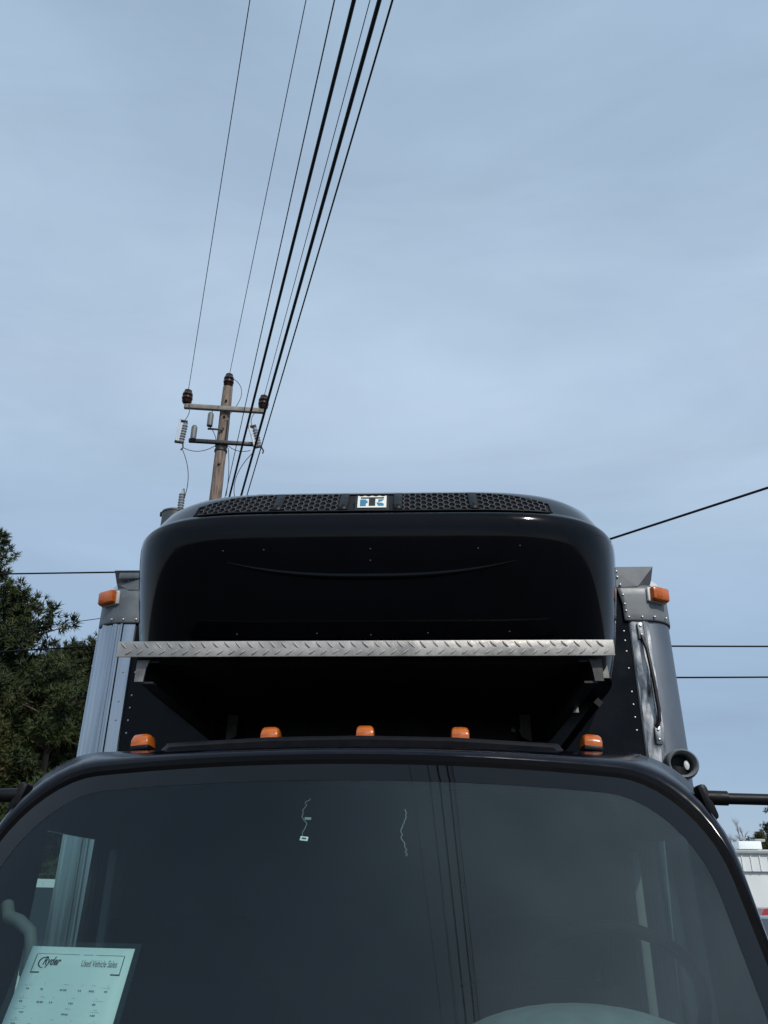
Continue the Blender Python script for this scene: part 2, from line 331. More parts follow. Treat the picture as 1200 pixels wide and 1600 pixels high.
# --- clearance lamps on the roof: rounded wedge lenses
bm = bmesh.new()
secs = [(-0.030, 0.36, 0.0), (-0.026, 0.62, 0.0), (-0.014, 0.92, 0), (0.010, 1.0, 0), (0.034, 0.95, 0), (0.040, 0.6, 0)]
R_ = []
for (y, s, _) in secs:
    ring = []
    for k in range(11):
        a = math.pi * k / 10; c, s2 = math.cos(a), math.sin(a)
        ring.append(bm.verts.new((0.026 * math.copysign(abs(c) ** 0.45, c) * (0.85 + 0.15 * s), y, 0.036 * s * abs(s2) ** 0.45)))
    R_.append(ring)
for i in range(len(R_) - 1):
    for k in range(10): bm.faces.new((R_[i][k], R_[i][k + 1], R_[i + 1][k + 1], R_[i + 1][k]))
    bm.faces.new((R_[i][10], R_[i][0], R_[i + 1][0], R_[i + 1][10]))
bm.faces.new(R_[0]); bm.faces.new(R_[-1][::-1])
LENS = finish(bm, 'lens', 50)
BASE = boxme('lamp_base', (0, 0.004, -0.006), (0.050, 0.070, 0.013), 0.003)
for x, z, ry in ((-0.628, 2.174, -0.10), (-0.264, 2.194, -0.03), (0.004, 2.198, 0.0), (0.270, 2.194, 0.03), (0.633, 2.174, 0.10)):
    b = link('clearance_lamp', BASE, M['plastic'], truck, (x, 2.268, z), (0, ry, 0))
    link('lens', LENS, M['amber'], b)

# --- side glass, door seams, mirrors
def sidepane(sx):
    rows = []
    for r in (r5, r6, r7):
        idx = range(3, 8); n = len(r)
        rows.append([(r[i] if sx > 0 else r[n - 1 - i]) * 1.0 - Vector((sx * 0.014, 0, 0)) for i in idx])
    return gridme('door_window', rows, 40)
for sx in (1, -1):
    link('door_window', sidepane(sx), M['sideglass'], truck)
    bm = bmesh.new()  # mirror bracket on the pillar: a tapered foot with a collar
    box(bm, (sx * 0.850, 2.06, 2.010), (0.026, 0.045, 0.084), Matrix.Rotation(sx * -0.28, 4, 'Y'), 0.010)
    br = link('mirror_bracket', finish(bm, 'mirror_bracket', 40), M['plastic'], truck)
    link('collar', tubeme('collar', [(sx * 0.850, 2.055, 2.021), (sx * 0.900, 2.05, 2.019)], 0.017, 14), M['plastic'], br)
    link('mirror_arm', tubeme('mirror_arm', [(sx * 0.88, 2.052, 2.019), (sx * 1.05, 2.04, 2.014), (sx * 1.19, 2.02, 2.008), (sx * 1.215, 2.015, 1.99), (sx * 1.22, 2.01, 1.93)], 0.0132, 14), M['plastic'], truck)
    bm = bmesh.new(); box(bm, (sx * 1.22, 2.03, 1.74), (0.22, 0.09, 0.42), None, 0.03)
    mh = link('mirror_housing', finish(bm, 'mirror_housing', 40), M['plastic'], truck)
    link('mirror_face', boxme('mirror_face', (sx * 1.22, 2.078, 1.74), (0.18, 0.006, 0.37)), M['mirrorglass'], mh)
# --- lower front, bumper, lamps (below the frame)
link('front_panel', boxme('front_panel', (0, 1.62, 0.88), (1.74, 0.52, 0.70), 0.05), M['cabpaint'], truck)
link('bumper', boxme('bumper', (0, 1.42, 0.42), (1.90, 0.26, 0.26), 0.04), M['white'], truck)
for sx in (1, -1):
    link('headlight', boxme('headlight', (sx * 0.66, 1.352, 0.68), (0.34, 0.04, 0.17), 0.015), M['lampglass'], truck)
    for y in (2.05, 6.3):
        w = link('wheel', latheme('tyre', [(0.20, -0.11), (0.36, -0.11), (0.39, -0.08), (0.39, 0.08), (0.36, 0.11), (0.20, 0.11)], 28, Matrix.Rotation(math.pi / 2, 4, 'Y')), M['tyre'], truck, (sx * (0.80 if y < 3 else 0.93), y, 0.39))
        link('rim', latheme('rim', [(0.06, -0.03), (0.205, -0.05), (0.205, 0.05), (0.06, 0.06)], 24, Matrix.Rotation(math.pi / 2, 4, 'Y')), M['alu_dark'], w)
link('chassis', boxme('chassis', (0, 4.6, 0.72), (0.9, 5.4, 0.28), 0.02), M['matteblack'], truck)

# --- interior
def seat(x):
    bm = bmesh.new(); box(bm, (x, 2.30, 1.02), (0.50, 0.52, 0.20), None, 0.05); box(bm, (x, 2.58, 1.28), (0.48, 0.16, 0.62), Matrix.Rotation(-0.16, 4, 'X'), 0.06)
    s_ = link('seat', finish(bm, 'seat', 40), M['fabric'], truck)
    link('headrest', boxme('headrest', (x, 2.665, 1.66), (0.26, 0.09, 0.17), 0.035), M['fabric'], s_)
for x in (0.48, -0.48): seat(x)
link('dashboard', extrme('dashboard', [(1.43, 1.25), (1.51, 1.41), (1.66, 1.455), (1.78, 1.45), (1.86, 1.38), (1.86, 0.8), (1.43, 0.8)], -0.80, 0.80, 'X'), M['dash'], truck)
link('instrument_hood', gridme('instrument_hood', [[(0.46 + 0.30 * s * math.cos(math.pi * k / 20), y, 1.44 + h * math.sin(math.pi * k / 20) ** 0.8) for k in range(21)] for y, s, h in ((1.655, 0.84, 0.10), (1.675, 0.93, 0.135), (1.73, 0.98, 0.160), (1.80, 1.0, 0.172), (1.87, 1.0, 0.170))], 40, capends=True), M['dash'], truck)
bm = bmesh.new(); c = Vector((0.53, 1.93, 1.585)); nrm = Matrix.Rotation(rad(-52), 4, 'X')
tube(bm, [c + nrm @ Vector((0.205 * math.cos(a), 0.205 * math.sin(a), 0)) for a in [2 * math.pi * k / 40 for k in range(41)]], 0.013, 10, False)
sw = link('steering_wheel', finish(bm, 'steering_wheel', 60), M['rubber'], truck)
bm = bmesh.new(); lathe(bm, [(0.06, -0.04), (0.075, 0.0), (0.06, 0.02)], 18, Matrix.Translation(c) @ nrm)
for a in (rad(-90), rad(20), rad(160)): tube(bm, [c + nrm @ Vector((0.05 * math.cos(a), 0.05 * math.sin(a), 0)), c + nrm @ Vector((0.20 * math.cos(a), 0.20 * math.sin(a), 0))], 0.012, 8)
link('hub', finish(bm, 'hub', 40), M['rubber'], sw)
link('steering_column', tubeme('steering_column', [c + Vector((0, -0.02, -0.02)), (0.53, 1.78, 1.25)], 0.04, 12), M['plastic'], truck)
for sx in (1, -1):
    # pillar trim panels and seat belt straps
    link('pillar_trim', boxme('pillar_trim', (sx * 0.826, 2.755, 1.50), (0.030, 0.10, 0.86), 0.01), M['trimlight'], truck)
    link('seat_belt', boxme('seat_belt', (sx * 0.800, 2.735, 1.42), (0.004, 0.045, 0.62)), M['fabric'], truck)
link('grab_handle', tubeme('grab_handle', [(-0.770, 1.935, 1.775), (-0.745, 1.90, 1.752), (-0.715, 1.89, 1.745), (-0.685, 1.885, 1.725), (-0.672, 1.88, 1.69), (-0.672, 1.87, 1.50), (-0.70, 1.87, 1.44), (-0.755, 1.88, 1.42)], 0.014, 10), M['trimlight'], truck)
# --- dashed hanging strings with a small paper tag
def strand(x, z0, z1, seed, amp):
    rnd = random.Random(seed); pts = []; nn = 24
    for k in range(nn):
        z = z0 + (z1 - z0) * k / (nn - 1); xx = x + rnd.uniform(-amp, amp) + (0.005 * math.sin(k * 0.32 + seed)); pts.append((xx, yws(xx, z) + 0.010, z))
    return pts

# ------------------------------------------------------------------ cargo box
BX = 1.10; BR = 0.12; ZB0, ZB1 = 0.93, 3.045
body_poly = [(-1.214, YB + 0.14), (-1.10, YB + 0.012), (1.10, YB + 0.012), (1.214, YB + 0.14), (1.214, YB + 5.2), (-1.214, YB + 5.2)]
link('cargo_body', extrme('cargo_body', body_poly, ZB0, ZB1, 'Z'), M['bwall'], truck)
bp_ = link('front_panel_sheet', extrme('front_panel_sheet', [(-1.045, YB), (1.045, YB), (1.045, YB + 0.010), (-1.045, YB + 0.010)], ZB0, 3.035, 'Z'), M['panel'], truck)
def post(sx):
    """extruded corner post: flat with a pressed rib, then the rounded corner"""
    y = YB - 0.004
    pl = [(1.028, y), (1.033, y - 0.003), (1.082, y - 0.003), (1.086, y - 0.009), (1.094, y - 0.009), (1.098, y - 0.003), (1.112, y - 0.002)]
    for k in range(1, 41):
        a = math.pi / 2 * k / 40; rr = 0.118 + (0.0072 if sx < 0 else 0.0) * max(0, math.sin(k / 40 * 6 * math.pi)) ** 0.7
        pl.append((1.104 + rr * math.sin(a), y + 0.118 - rr * math.cos(a)))
    pl += [(1.222, y + 0.30), (1.216, y + 0.30), (1.216, y + 0.13), (1.10, y + 0.012), (1.028, y + 0.006)]
    return extrme('corner_post', [(sx * a, b) for a, b in pl], ZB0 + 0.02, 2.845, 'Z', 28)
pL = link('corner_post', post(-1), M['alu'], truck)
pR = link('corner_post', post(1), M['alu_dark'], truck)
# dented worn flat on the right-hand post
rows = []; rnd = random.Random(5)
for i in range(25):
    z = 2.835 - i * 0.024; rows.append([(1.036 + 0.072 * k / 8, YB - 0.0085 - 0.0035 * math.sin(i * 0.9 + k * 1.3) * (0.3 if i < 8 else 1.0) - (0.002 if 0 < k < 8 else 0), z) for k in range(9)])
sh = link('worn_flat', gridme('worn_flat', rows, 60), M['alu_worn'], pR)
RIV = latheme('rivet', [(0.0075, 0), (0.0065, 0.0025), (0.0035, 0.0045), (0.0008, 0.005)], 10, Matrix.Rotation(math.pi / 2, 4, 'X'))
def rivet(x, y, z, par, m='rivet', s=1.0, rot=None):
    o = link('rivet', RIV, M['rivet'], par, (x, y, z), rot); o.scale = (s, s, s); return o
for z in (2.775, 2.735, 2.690, 2.620, 2.525, 2.475, 2.425, 2.375, 2.28, 2.2, 2.1, 2.0, 1.9, 1.8, 1.7, 1.6, 1.5):
    rivet(-1.006, YB - 0.001, z, bp_, s=0.62); rivet(1.006, YB - 0.001, z + 0.012, bp_, s=0.62)
for z in (2.62, 2.50, 2.425, 2.18): rivet(-1.055, YB - 0.006, z, pL, s=0.6)
# grab rail on the right-hand post
bm = bmesh.new(); tube(bm, [(1.070, YB - 0.018, 2.765), (1.074, YB - 0.026, 2.735), (1.080, YB - 0.034, 2.70), (1.088, YB - 0.036, 2.58), (1.092, YB - 0.036, 2.46), (1.090, YB - 0.030, 2.42), (1.078, YB - 0.018, 2.395)], 0.0075, 10)
gr = link('grab_rail', finish(bm, 'grab_rail', 50), M['darksteel'], truck)
for x, z in ((1.070, 2.782), (1.082, 2.365)):
    bm = bmesh.new(); box(bm, (x, YB - 0.016, z), (0.026, 0.014, 0.072), None, 0.006)
    pd = link('rail_pad', finish(bm, 'rail_pad', 40), M['alu_worn'], gr)
    for dz in (0.02, -0.016): rivet(x, YB - 0.023, z + dz, gr, s=0.8)
# corner caps with the raised roof cowl
def corner_cap(sx):
    y = YB - 0.016; bm = bmesh.new(); cols = []
    pl = []
    for k in range(6): pl.append((None, y, k / 5))
    for k in range(1, 13):
        a = math.pi / 2 * k / 12; pl.append((1.098 + 0.132 * math.sin(a), y + 0.132 - 0.132 * math.cos(a), 2))
    pl.append((1.230, y + 0.5, 2))
    zs = [2.826, 2.834, 2.86, 2.90, 2.94, 2.965, 2.982, 2.993, 2.998]
    rows = []
    for j, z in enumerate(zs):
        ins = [0.002, 0, 0, 0, 0, 0.002, 0.008, 0.020, 0.040][j]; row = []
        for (x, yy, t) in pl:
            if x is None:
                x = 1.012 - 0.020 * max(0, (z - 2.9) / 0.1) + (1.098 - 1.012) * t if t < 1 else 1.098
            cx, cy = 1.0, y + 0.3; dx, dy = x - cx, yy - cy; q = 1 - ins / 0.25
            row.append((sx * (cx + dx * q), cy + dy * q, z))
        rows.append(row)
    return gridme('corner_cap', rows, 32)
for sx in (-1, 1):
    cc = link('corner_cap', corner_cap(sx), M['cap'], truck)
    md = cc.modifiers.new('thickness', 'SOLIDIFY'); md.thickness = 0.005; md.offset = -1
    # roof cowl end: a folded sheet standing above the cap
    bm = bmesh.new()
    V = [bm.verts.new((sx * a, b, c_)) for a, b, c_ in ((0.97, YB - 0.012, 2.975), (1.085, YB - 0.012, 2.978), (1.158, YB + 0.03, 3.022), (1.160, YB - 0.010, 3.068), (0.97, YB - 0.014, 3.066), (0.97, YB + 0.35, 3.075), (1.158, YB + 0.35, 3.072), (1.158, YB + 0.35, 2.98), (1.15, YB + 0.06, 2.985))]
    for f in ((0, 1, 2, 3, 4), (4, 3, 6, 5), (3, 2, 8, 7, 6), (1, 8, 2)): bm.faces.new([V[i] for i in f])
    link('roof_cowl', finish(bm, 'roof_cowl'), M['cap'], cc)
    for x in (1.03, 1.085, 1.135): rivet(sx * x, YB - 0.017, 2.843, cc, s=0.72)
    if sx > 0:
        for x, z in ((1.022, 2.87), (1.020, 2.90), (1.018, 2.94), (1.012, 2.985), (1.004, 3.02), (1.003, 3.045), (1.17, 2.848), (1.19, 2.845)): rivet(sx * x, YB - 0.017 + (0.028 if x > 1.14 else 0), z, cc, s=0.72)
    # amber marker lamp
    hb = link('marker_lamp', boxme('marker_lamp', (0, 0, 0), (0.092, 0.014, 0.062), 0.005), M['white'], truck, (sx * 1.158, YB - 0.004, 2.938), (0, 0.06 * sx, sx * 0.42))
    lm = []
    for (y, s) in ((0.0, 1.0), (-0.016, 1.0), (-0.024, 0.93), (-0.028, 0.75)):
        w_, h_ = 0.041 * s, 0.029 * (s * 0.5 + 0.5); b_ = 0.006
        lm.append([(-w_, y, -h_ + b_), (-w_, y, h_ - b_), (-w_ + b_, y, h_), (w_ - b_, y, h_), (w_, y, h_ - b_), (w_, y, -h_ + b_), (w_ - b_, y, -h_), (-w_ + b_, y, -h_)])
    link('lens', gridme('lens', lm, 40, close=True, capends=True), M['amber'], hb, (sx * 0.004, -0.006, 0))
link('top_rail', boxme('top_rail', (0, YB + 0.16, 3.045), (2.28, 0.34, 0.03), 0.008), M['cap'], truck)
# air intake snorkel with an oval mouth behind the cab
bm = bmesh.new(); cI = Vector((1.098, 2.985, 2.232))
def oval(rx, rz, y, dx=0, dz=0): return [(cI.x + dx + rx * math.cos(a), y, cI.z + dz + rz * math.sin(a)) for a in [2 * math.pi * k / 28 for k in range(28)]]
sn = link('air_intake', gridme('air_intake', [oval(0.040, 0.036, 3.03), oval(0.042, 0.037, 2.965), oval(0.045, 0.040, 2.952), oval(0.050, 0.046, 2.948), oval(0.056, 0.052, 2.954), oval(0.058, 0.054, 2.966), oval(0.057, 0.053, 3.01), oval(0.048, 0.046, 3.035)], 50, close=True), M['cap'], truck)
link('intake_throat', latheme('intake_throat', [(0.02, 0), (0.040, 0.004)], 20, Matrix.Translation((cI.x, 3.01, cI.z)) @ Matrix.Rotation(math.pi / 2, 4, 'X')), M['plastic'], sn)
bm = bmesh.new(); lathe(bm, [(0.012, 0), (0.012, 0.012), (0.004, 0.016)], 16, Matrix.Translation((cI.x + 0.018, 2.985, cI.z - 0.002)) @ Matrix.Diagonal((0.75, 1, 1.35, 1)) @ Matrix.Rotation(math.pi / 2, 4, 'X')); link('sky_oval', finish(bm, 'sky_oval', 40), M['white'], sn)  # white oval added for the sky showing through the ring
link('intake_duct', tubeme('intake_duct', [(cI.x - 0.012, 3.01, 2.225), (cI.x - 0.03, 3.01, 2.10), (cI.x - 0.05, 3.0, 1.6), (cI.x - 0.06, 3.0, 0.9)], [0.042, 0.05, 0.055, 0.06], 16), M['plastic'], sn)

# ------------------------------------------------------------------ refrigeration unit
YBK = 3.15
#          z      half width  front y
CTRL = [(2.500, 0.880, 2.575), (2.56, 0.892, 2.540), (2.64, 0.903, 2.500), (2.72, 0.911, 2.466), (2.80, 0.918, 2.436), (2.87, 0.922, 2.414), (2.905, 0.924, 2.406),
        (2.936, 0.926, 2.4035), (2.962, 0.926, 2.406), (2.974, 0.920, 2.412), (2.980, 0.906, 2.424), (2.999, 0.902, 2.440), (3.04, 0.890, 2.476), (3.088, 0.872, 2.519), (3.122, 0.842, 2.556),
        (3.146, 0.808, 2.592), (3.161, 0.770, 2.635), (3.171, 0.715, 2.69), (3.176, 0.58, 2.80)]
CZ = [c_[0] for c_ in CTRL]
def prof(z): return float(np.interp(z, CZ, [c_[1] for c_ in CTRL])), float(np.interp(z, CZ, [c_[2] for c_ in CTRL]))
NX, NY = 5.6, 2.9
def ysurf(x, z):
    w, yf = prof(z); return YBK - (YBK - yf) * max(0.0, 1 - min(1, abs(x) / w) ** NX) ** (1 / NY)
rows = []
for z, w, yf in CTRL:
    row = [Vector((w, YBK + 0.0, z))]
    for k in range(1, 64):
        th = math.pi * k / 64; c_, s_ = math.cos(th), math.sin(th)
        x = w * math.copysign(abs(c_) ** (2 / NX), c_); y = YBK - (YBK - yf) * abs(s_) ** (2 / NY); row.append(Vector((x, y, z)))
    row.append(Vector((-w, YBK, z))); rows.append(row)
bm = bmesh.new(); R_ = [[bm.verts.new(p) for p in r] for r in rows]
for i in range(len(R_) - 1):
    for k in range(len(R_[i]) - 1): bm.faces.new((R_[i][k], R_[i][k + 1], R_[i + 1][k + 1], R_[i + 1][k]))
bm.faces.new(R_[0]); bm.faces.new(R_[-1][::-1])
ru = link('refrigeration_unit', finish(bm, 'refrigeration_unit', 50), M['paint'], truck)
# grille, laid on the sloping brow of the cover
GZ0, GZ1, GX = 2.984, 3.100, 0.622
NRM = Vector((0, -0.72, 0.69))
def gp(x, t, h): z = GZ0 + (GZ1 - GZ0) * t; return Vector((x, ysurf(x, z), z)) + NRM * h
def gedge(x):   # top edge drops towards the rounded ends
    a = max(0.0, (abs(x) - 0.34) / (GX - 0.34)); return 1.0 - 0.50 * a ** 2.2
rows = []
for k in range(61):
    x = -GX + 2 * GX * k / 60; rows.append([gp(x, gedge(x) * j / 6, 0.003) for j in range(7)])
link('grille_backing', gridme('grille_backing', rows, 60), M['matteblack'], ru)
pts = [gp(-GX + 2 * GX * k / 60, 0.0, 0.006) for k in range(61)] + [gp(GX - 2 * GX * k / 60, gedge(GX - 2 * GX * k / 60), 0.006) for k in range(61)]
link('grille_frame', tubeme('grille_frame', pts + [pts[0]], 0.0032, 8), M['plastic'], ru)
GB = [bmesh.new() for _ in range(4)]; px_, rows_n = 0.0196, 4.0
def hexbar(a, b, w=0.00125):
    ax, at_ = a; bx_, bt = b
    if max(abs(ax), abs(bx_)) > GX - 0.01: return
    xm, tm = (ax + bx_) / 2, (at_ + bt) / 2
    if tm < 0 or tm > gedge(xm): return
    for xs in (-0.328, -0.098, 0.092, 0.355):
        if xs - 0.016 < xm < xs + 0.016: return
    if abs(xm) < 0.075: return
    bm = GB[0 if xm < -0.328 else 1 if xm < 0 else 2 if xm < 0.355 else 3]
    d = Vector((bx_ - ax, (bt - at_) * 0.17)); d.normalize(); nx, ny = -d.y * w, d.x * w / 0.17
    lo = [gp(ax + nx, at_ + ny, 0.003), gp(bx_ + nx, bt + ny, 0.003), gp(bx_ - nx, bt - ny, 0.003), gp(ax - nx, at_ - ny, 0.003)]
    hi = [p + NRM * 0.007 for p in lo]
    A = [bm.verts.new(p) for p in lo]; B = [bm.verts.new(p) for p in hi]
    bm.faces.new(B)
    for i in range(4): bm.faces.new((A[i], A[(i + 1) % 4], B[(i + 1) % 4], B[i]))
ncol = int(2 * GX / px_) + 2; th_ = 1 / rows_n
for i in range(-1, ncol):
    xc = -GX + i * px_; off = th_ / 2 if i % 2 else 0
    for j in range(-1, 6):
        tcn = j * th_ + off
        # flat-topped hexagon: half width px_*2/3, half height th_/2
        a = [(xc + px_ * 0.667, tcn), (xc + px_ * 0.333, tcn + th_ / 2), (xc - px_ * 0.333, tcn + th_ / 2), (xc - px_ * 0.667, tcn)]
        hexbar(a[0], a[1]); hexbar(a[1], a[2]); hexbar(a[2], a[3])
for b_ in GB: gm = link('grille_mesh', finish(b_, 'grille_mesh'), M['grillebar'], ru)
for xs in (-0.328, -0.098, 0.092, 0.355):
    rr = [[gp(xs - 0.015 + 0.030 * k / 2, gedge(xs) * (0.03 + 0.94 * j / 4), 0.009) for j in range(5)] for k in range(3)]
    dv = link('grille_divider', gridme('grille_divider', rr, 60), M['plastic'], ru)
    md = dv.modifiers.new('thickness', 'SOLIDIFY'); md.thickness = 0.006; md.offset = 0
for xs in (-0.328, -0.098, 0.092, 0.355):
    p = gp(xs, 0.28, 0.013); link('screw', latheme('screw', [(0.007, -0.004), (0.007, 0.0), (0.003, 0.001)], 12, Matrix.Translation(p) @ Matrix.Rotation(rad(46), 4, 'X')), M['matteblack'], ru)
# badge standing on the grille
tilt = Matrix.Translation((0.0025, 2.440, 3.030)) @ Matrix.Rotation(rad(-24), 4, 'X')
def flat(poly, y, th): # polygon in badge plane (x right, z up), facing -y
    bm = bmesh.new(); extr(bm, poly, y, y - th, 'Y'); bm.transform(tilt); return finish(bm, 'badge_piece')
W_, H_ = 0.050, 0.0315
badge = link('badge', flat([(-0.059, -0.042), (0.059, -0.042), (0.059, 0.036), (-0.059, 0.036)], 0.02, 0.019), M['badgeblack'], truck)
top = [(-W_ + 2 * W_ * k / 32, H_ - 0.0012 + 0.0022 * math.cos(k / 32 * math.pi * 8)) for k in range(33)][::-1]
link('badge_plate', flat([(-W_, -H_), (W_, -H_)] + top, 0.0, 0.002), M['badgewhite'], badge)
link('letter', flat([(-0.0395, 0.0225), (0.0415, 0.0225), (0.0415, 0.0165), (0.0115, 0.0165), (0.0115, -0.0230), (-0.0105, -0.0230), (-0.0105, 0.0165), (-0.0395, 0.0165)], -0.0025, 0.001), M['badgeblack'], badge)
link('letter', flat([(-0.041, 0.0105), (-0.021, 0.0105), (-0.021, 0.004), (-0.0155, 0.004), (-0.0155, -0.008), (-0.021, -0.008), (-0.021, -0.0235), (-0.041, -0.0235)], -0.0025, 0.001), M['badgeblue'], badge)
link('letter', flat([(0.022, 0.0115), (0.041, 0.0115), (0.035, 0.003), (0.022, -0.0035)], -0.0025, 0.001), M['badgeblue'], badge)
link('letter', flat([(0.022, -0.0065), (0.035, -0.0085), (0.041, -0.0135), (0.041, -0.0225), (0.022, -0.0225), (0.016, -0.006)], -0.0025, 0.001), M['badgeblue'], badge)
# pressed smile line and screws on the cover
sm = []
for k in range(41):
    x = -0.60 + 1.20 * k / 40; z = 2.760 + 0.085 * (abs(x) / 0.60) ** 2.6; sm.append((x, ysurf(x, z) + 0.0065, z))
link('pressed_lip', tubeme('pressed_lip', sm, [0.0035 + 0.0095 * math.sin(math.pi * k / 40) for k in range(41)], 8), M['paint'], ru)
for x, z in ((-0.50, 2.845), (-0.36, 2.845), (0.0, 2.845), (0.0, 2.808), (0.36, 2.845), (0.50, 2.855), (-0.45, 2.585), (-0.18, 2.585), (0.0, 2.58), (0.19, 2.585), (0.46, 2.59)):
    o = link('cover_screw', RIV, None, ru, (x, ysurf(x, z), z)); o.scale = (0.42,) * 3; o.material_slots[0].link = 'OBJECT'; o.material_slots[0].material = M['screw']

# ------------------------------------------------------------------ step platform below the unit
X0, X1, YF, ZT, ZL = -0.763, 0.741, 2.312, 2.496, 2.447
plat = link('tread_plate', boxme('tread_plate', ((X0 + X1) / 2, YF + 0.003, (ZT + ZL) / 2), (X1 - X0, 0.006, ZT - ZL), 0.002), M['tread'], truck)
link('plate_top', boxme('plate_top', ((X0 + X1) / 2, YF + 0.068, ZT - 0.0035), (X1 - X0 - 0.004, 0.124, 0.005)), M['matteblack'], plat)
link('tray', boxme('tray', ((X0 + X1) / 2, (YF + 3.15) / 2 + 0.05, ZT - 0.030), (X1 - X0 - 0.06, 3.15 - YF - 0.08, 0.042), 0.004), M['matteblack'], truck)  # coloured black for the shade beneath the aluminium step
bm = bmesh.new(); ln, wd_, ht = 0.0145, 0.0033, 0.0036
ov = [bm.verts.new((ln * math.cos(a) * 1.0, -0.0002, wd_ * math.sin(a))) for a in [2 * math.pi * k / 10 for k in range(10)]]
iv = [bm.verts.new((ln * 0.62 * math.cos(a), -ht, wd_ * 0.42 * math.sin(a))) for a in [2 * math.pi * k / 10 for k in range(10)]]
for k in range(10): bm.faces.new((ov[k], ov[(k + 1) % 10], iv[(k + 1) % 10], iv[k]))
bm.faces.new(iv); BAR = finish(bm, 'tread_bar', 50); BAR.materials.append(M['tread'])
k = 0; x = X0 + 0.020; tj = random.Random(12)
while x < X1 - 0.014:
    link('tread_bar', BAR, None, plat, (x + tj.uniform(-0.0012, 0.0012), YF, 2.4835 + tj.uniform(-0.001, 0.001)), (0, rad(46 + tj.uniform(-5, 5)), 0)).scale = (tj.uniform(0.88, 1.08), tj.uniform(0.6, 1.1), tj.uniform(0.85, 1.15))
    if x + 0.019 < X1 - 0.012: link('tread_bar', BAR, None, plat, (x + 0.017 + tj.uniform(-0.0012, 0.0012), YF, 2.4605 + tj.uniform(-0.001, 0.001)), (0, rad(-40 + tj.uniform(-5, 5)), 0)).scale = (tj.uniform(0.88, 1.08), tj.uniform(0.6, 1.1), tj.uniform(0.85, 1.15))
    x += 0.0352; k += 1
# support channels running back to the box
def channel(sx, m):
    x = -0.690 if sx < 0 else 0.690
    bm = bmesh.new()
    sec = [(0, 0), (0, -0.070), (0.040, -0.070), (0.040, -0.064), (0.006, -0.064), (0.006, -0.006), (0.05, -0.006), (0.05, 0)]
    a = [bm.verts.new((x - sx * u, 2.350, 2.4445 + v)) for u, v in sec]; b = [bm.verts.new((x * 0.97 - sx * u * 1.0, 3.150, 2.435 + v * 1.25)) for u, v in sec]
    bm.faces.new(a); bm.faces.new(b[::-1])
    for i in range(8): bm.faces.new((a[i], b[i], b[(i + 1) % 8], a[(i + 1) % 8]))
    return finish(bm, 'support_channel')
for sx in (-1, 1):
    ch = link('support_channel', channel(sx, 0), M['darksteel'], truck)
    bm = bmesh.new(); poly = [(0, -0.002), (0.038, -0.002), (0.030, -0.030), (0.026, -0.068), (0.0, -0.068)]
    xb = -0.706 if sx < 0 else 0.706
    extr(bm, [(xb - sx * a, 2.4465 + b) for a, b in poly], 2.341, 2.347, 'Y'); link('gusset_plate', finish(bm, 'gusset_plate'), M['steel'] if sx < 0 else M['steeldark'], ch)
    link('foot_bracket', extrme('foot_bracket', [(sx * 0.585, 2.43), (sx * 0.545, 2.43), (sx * 0.545, 2.35), (sx * 0.585, 2.33)], 3.08, 3.088, 'Y'), M['steeldark'], ch)
for x in (0.528, 0.560): link('hose_fitting', latheme('hose_fitting', [(0.004, 0), (0.011, 0.0), (0.011, 0.012), (0.006, 0.016)], 14, Matrix.Translation((x, 3.158, 2.385)) @ Matrix.Rotation(math.pi / 2, 4, 'X')), M['steel'], truck)
for x, y, z, w_ in ((0.708, 2.40, 2.402, 0.030), (0.668, 2.66, 2.352, 0.020)):
    link('gusset', extrme('gusset', [(x, z), (x + w_, z), (x + w_ * 0.9, z + w_ * 1.3)], y, y + 0.004, 'Y'), M['steel'], truck)
link('outer_rail', tubeme('outer_rail', [(0.742, 2.60, 2.372), (0.70, 3.14, 2.30)], 0.016, 4), M['matteblack'], truck)

# ------------------------------------------------------------------ sheet behind the windshield
GXC, GZT, PW, PH = -0.502, 1.706, 0.222, 0.287
def pm(u, v, off):  # u 0..1 across, v 0..1 down
    x = GXC + (u - 0.5) * PW - 0.004 * v; z = GZT - v * PH * 0.866; return Vector((x, yws(x, z) + off, z))
def pgrid(u0, u1, v0, v1, off, nu=8, nv=8): return [[pm(u0 + (u1 - u0) * i / nu, v0 + (v1 - v0) * j / nv, off) for j in range(nv + 1)] for i in range(nu + 1)]
sheet = tag(link('sale_sheet', gridme('sale_sheet', pgrid(0, 1, 0, 1, 0.016), 60), M['paper']), 'white printed sale sheet in a clear sleeve behind the windshield corner', 'sheet')
md = sheet.modifiers.new('thickness', 'SOLIDIFY'); md.thickness = 0.0006; md.offset = 1
link('sleeve', gridme('sleeve', pgrid(-0.06, 1.06, -0.035, 1.02, 0.011), 60), M['sleeve'], sheet)
def pmesh(name, quads, m, off=0.0152):
    bm = bmesh.new()
    for q in quads: bm.faces.new([bm.verts.new(pm(u, v, off)) for u, v in q])
    return link(name, finish(bm, name), m, sheet)
def rect(u0, v0, u1, v1): return [(u0, v0), (u1, v0), (u1, v1), (u0, v1)]
def text_quads(s, u, v, h, shear=0.0, bold=0.0, aspect=1.0):
    cu = bpy.data.curves.new('t', 'FONT'); cu.body = s; cu.size = 1.0; cu.shear = shear; cu.offset = bold; cu.resolution_u = 3
    ob = bpy.data.objects.new('t', cu); COL.objects.link(ob); dg = bpy.context.evaluated_depsgraph_get(); me = bpy.data.meshes.new_from_object(ob.evaluated_get(dg))
    sc = h * PH / PW; q = [[(u + me.vertices[i].co.x * sc * aspect, v - me.vertices[i].co.y * h) for i in p.vertices] for p in me.polygons]
    bpy.data.objects.remove(ob); bpy.data.curves.remove(cu); bpy.data.meshes.remove(me); return q
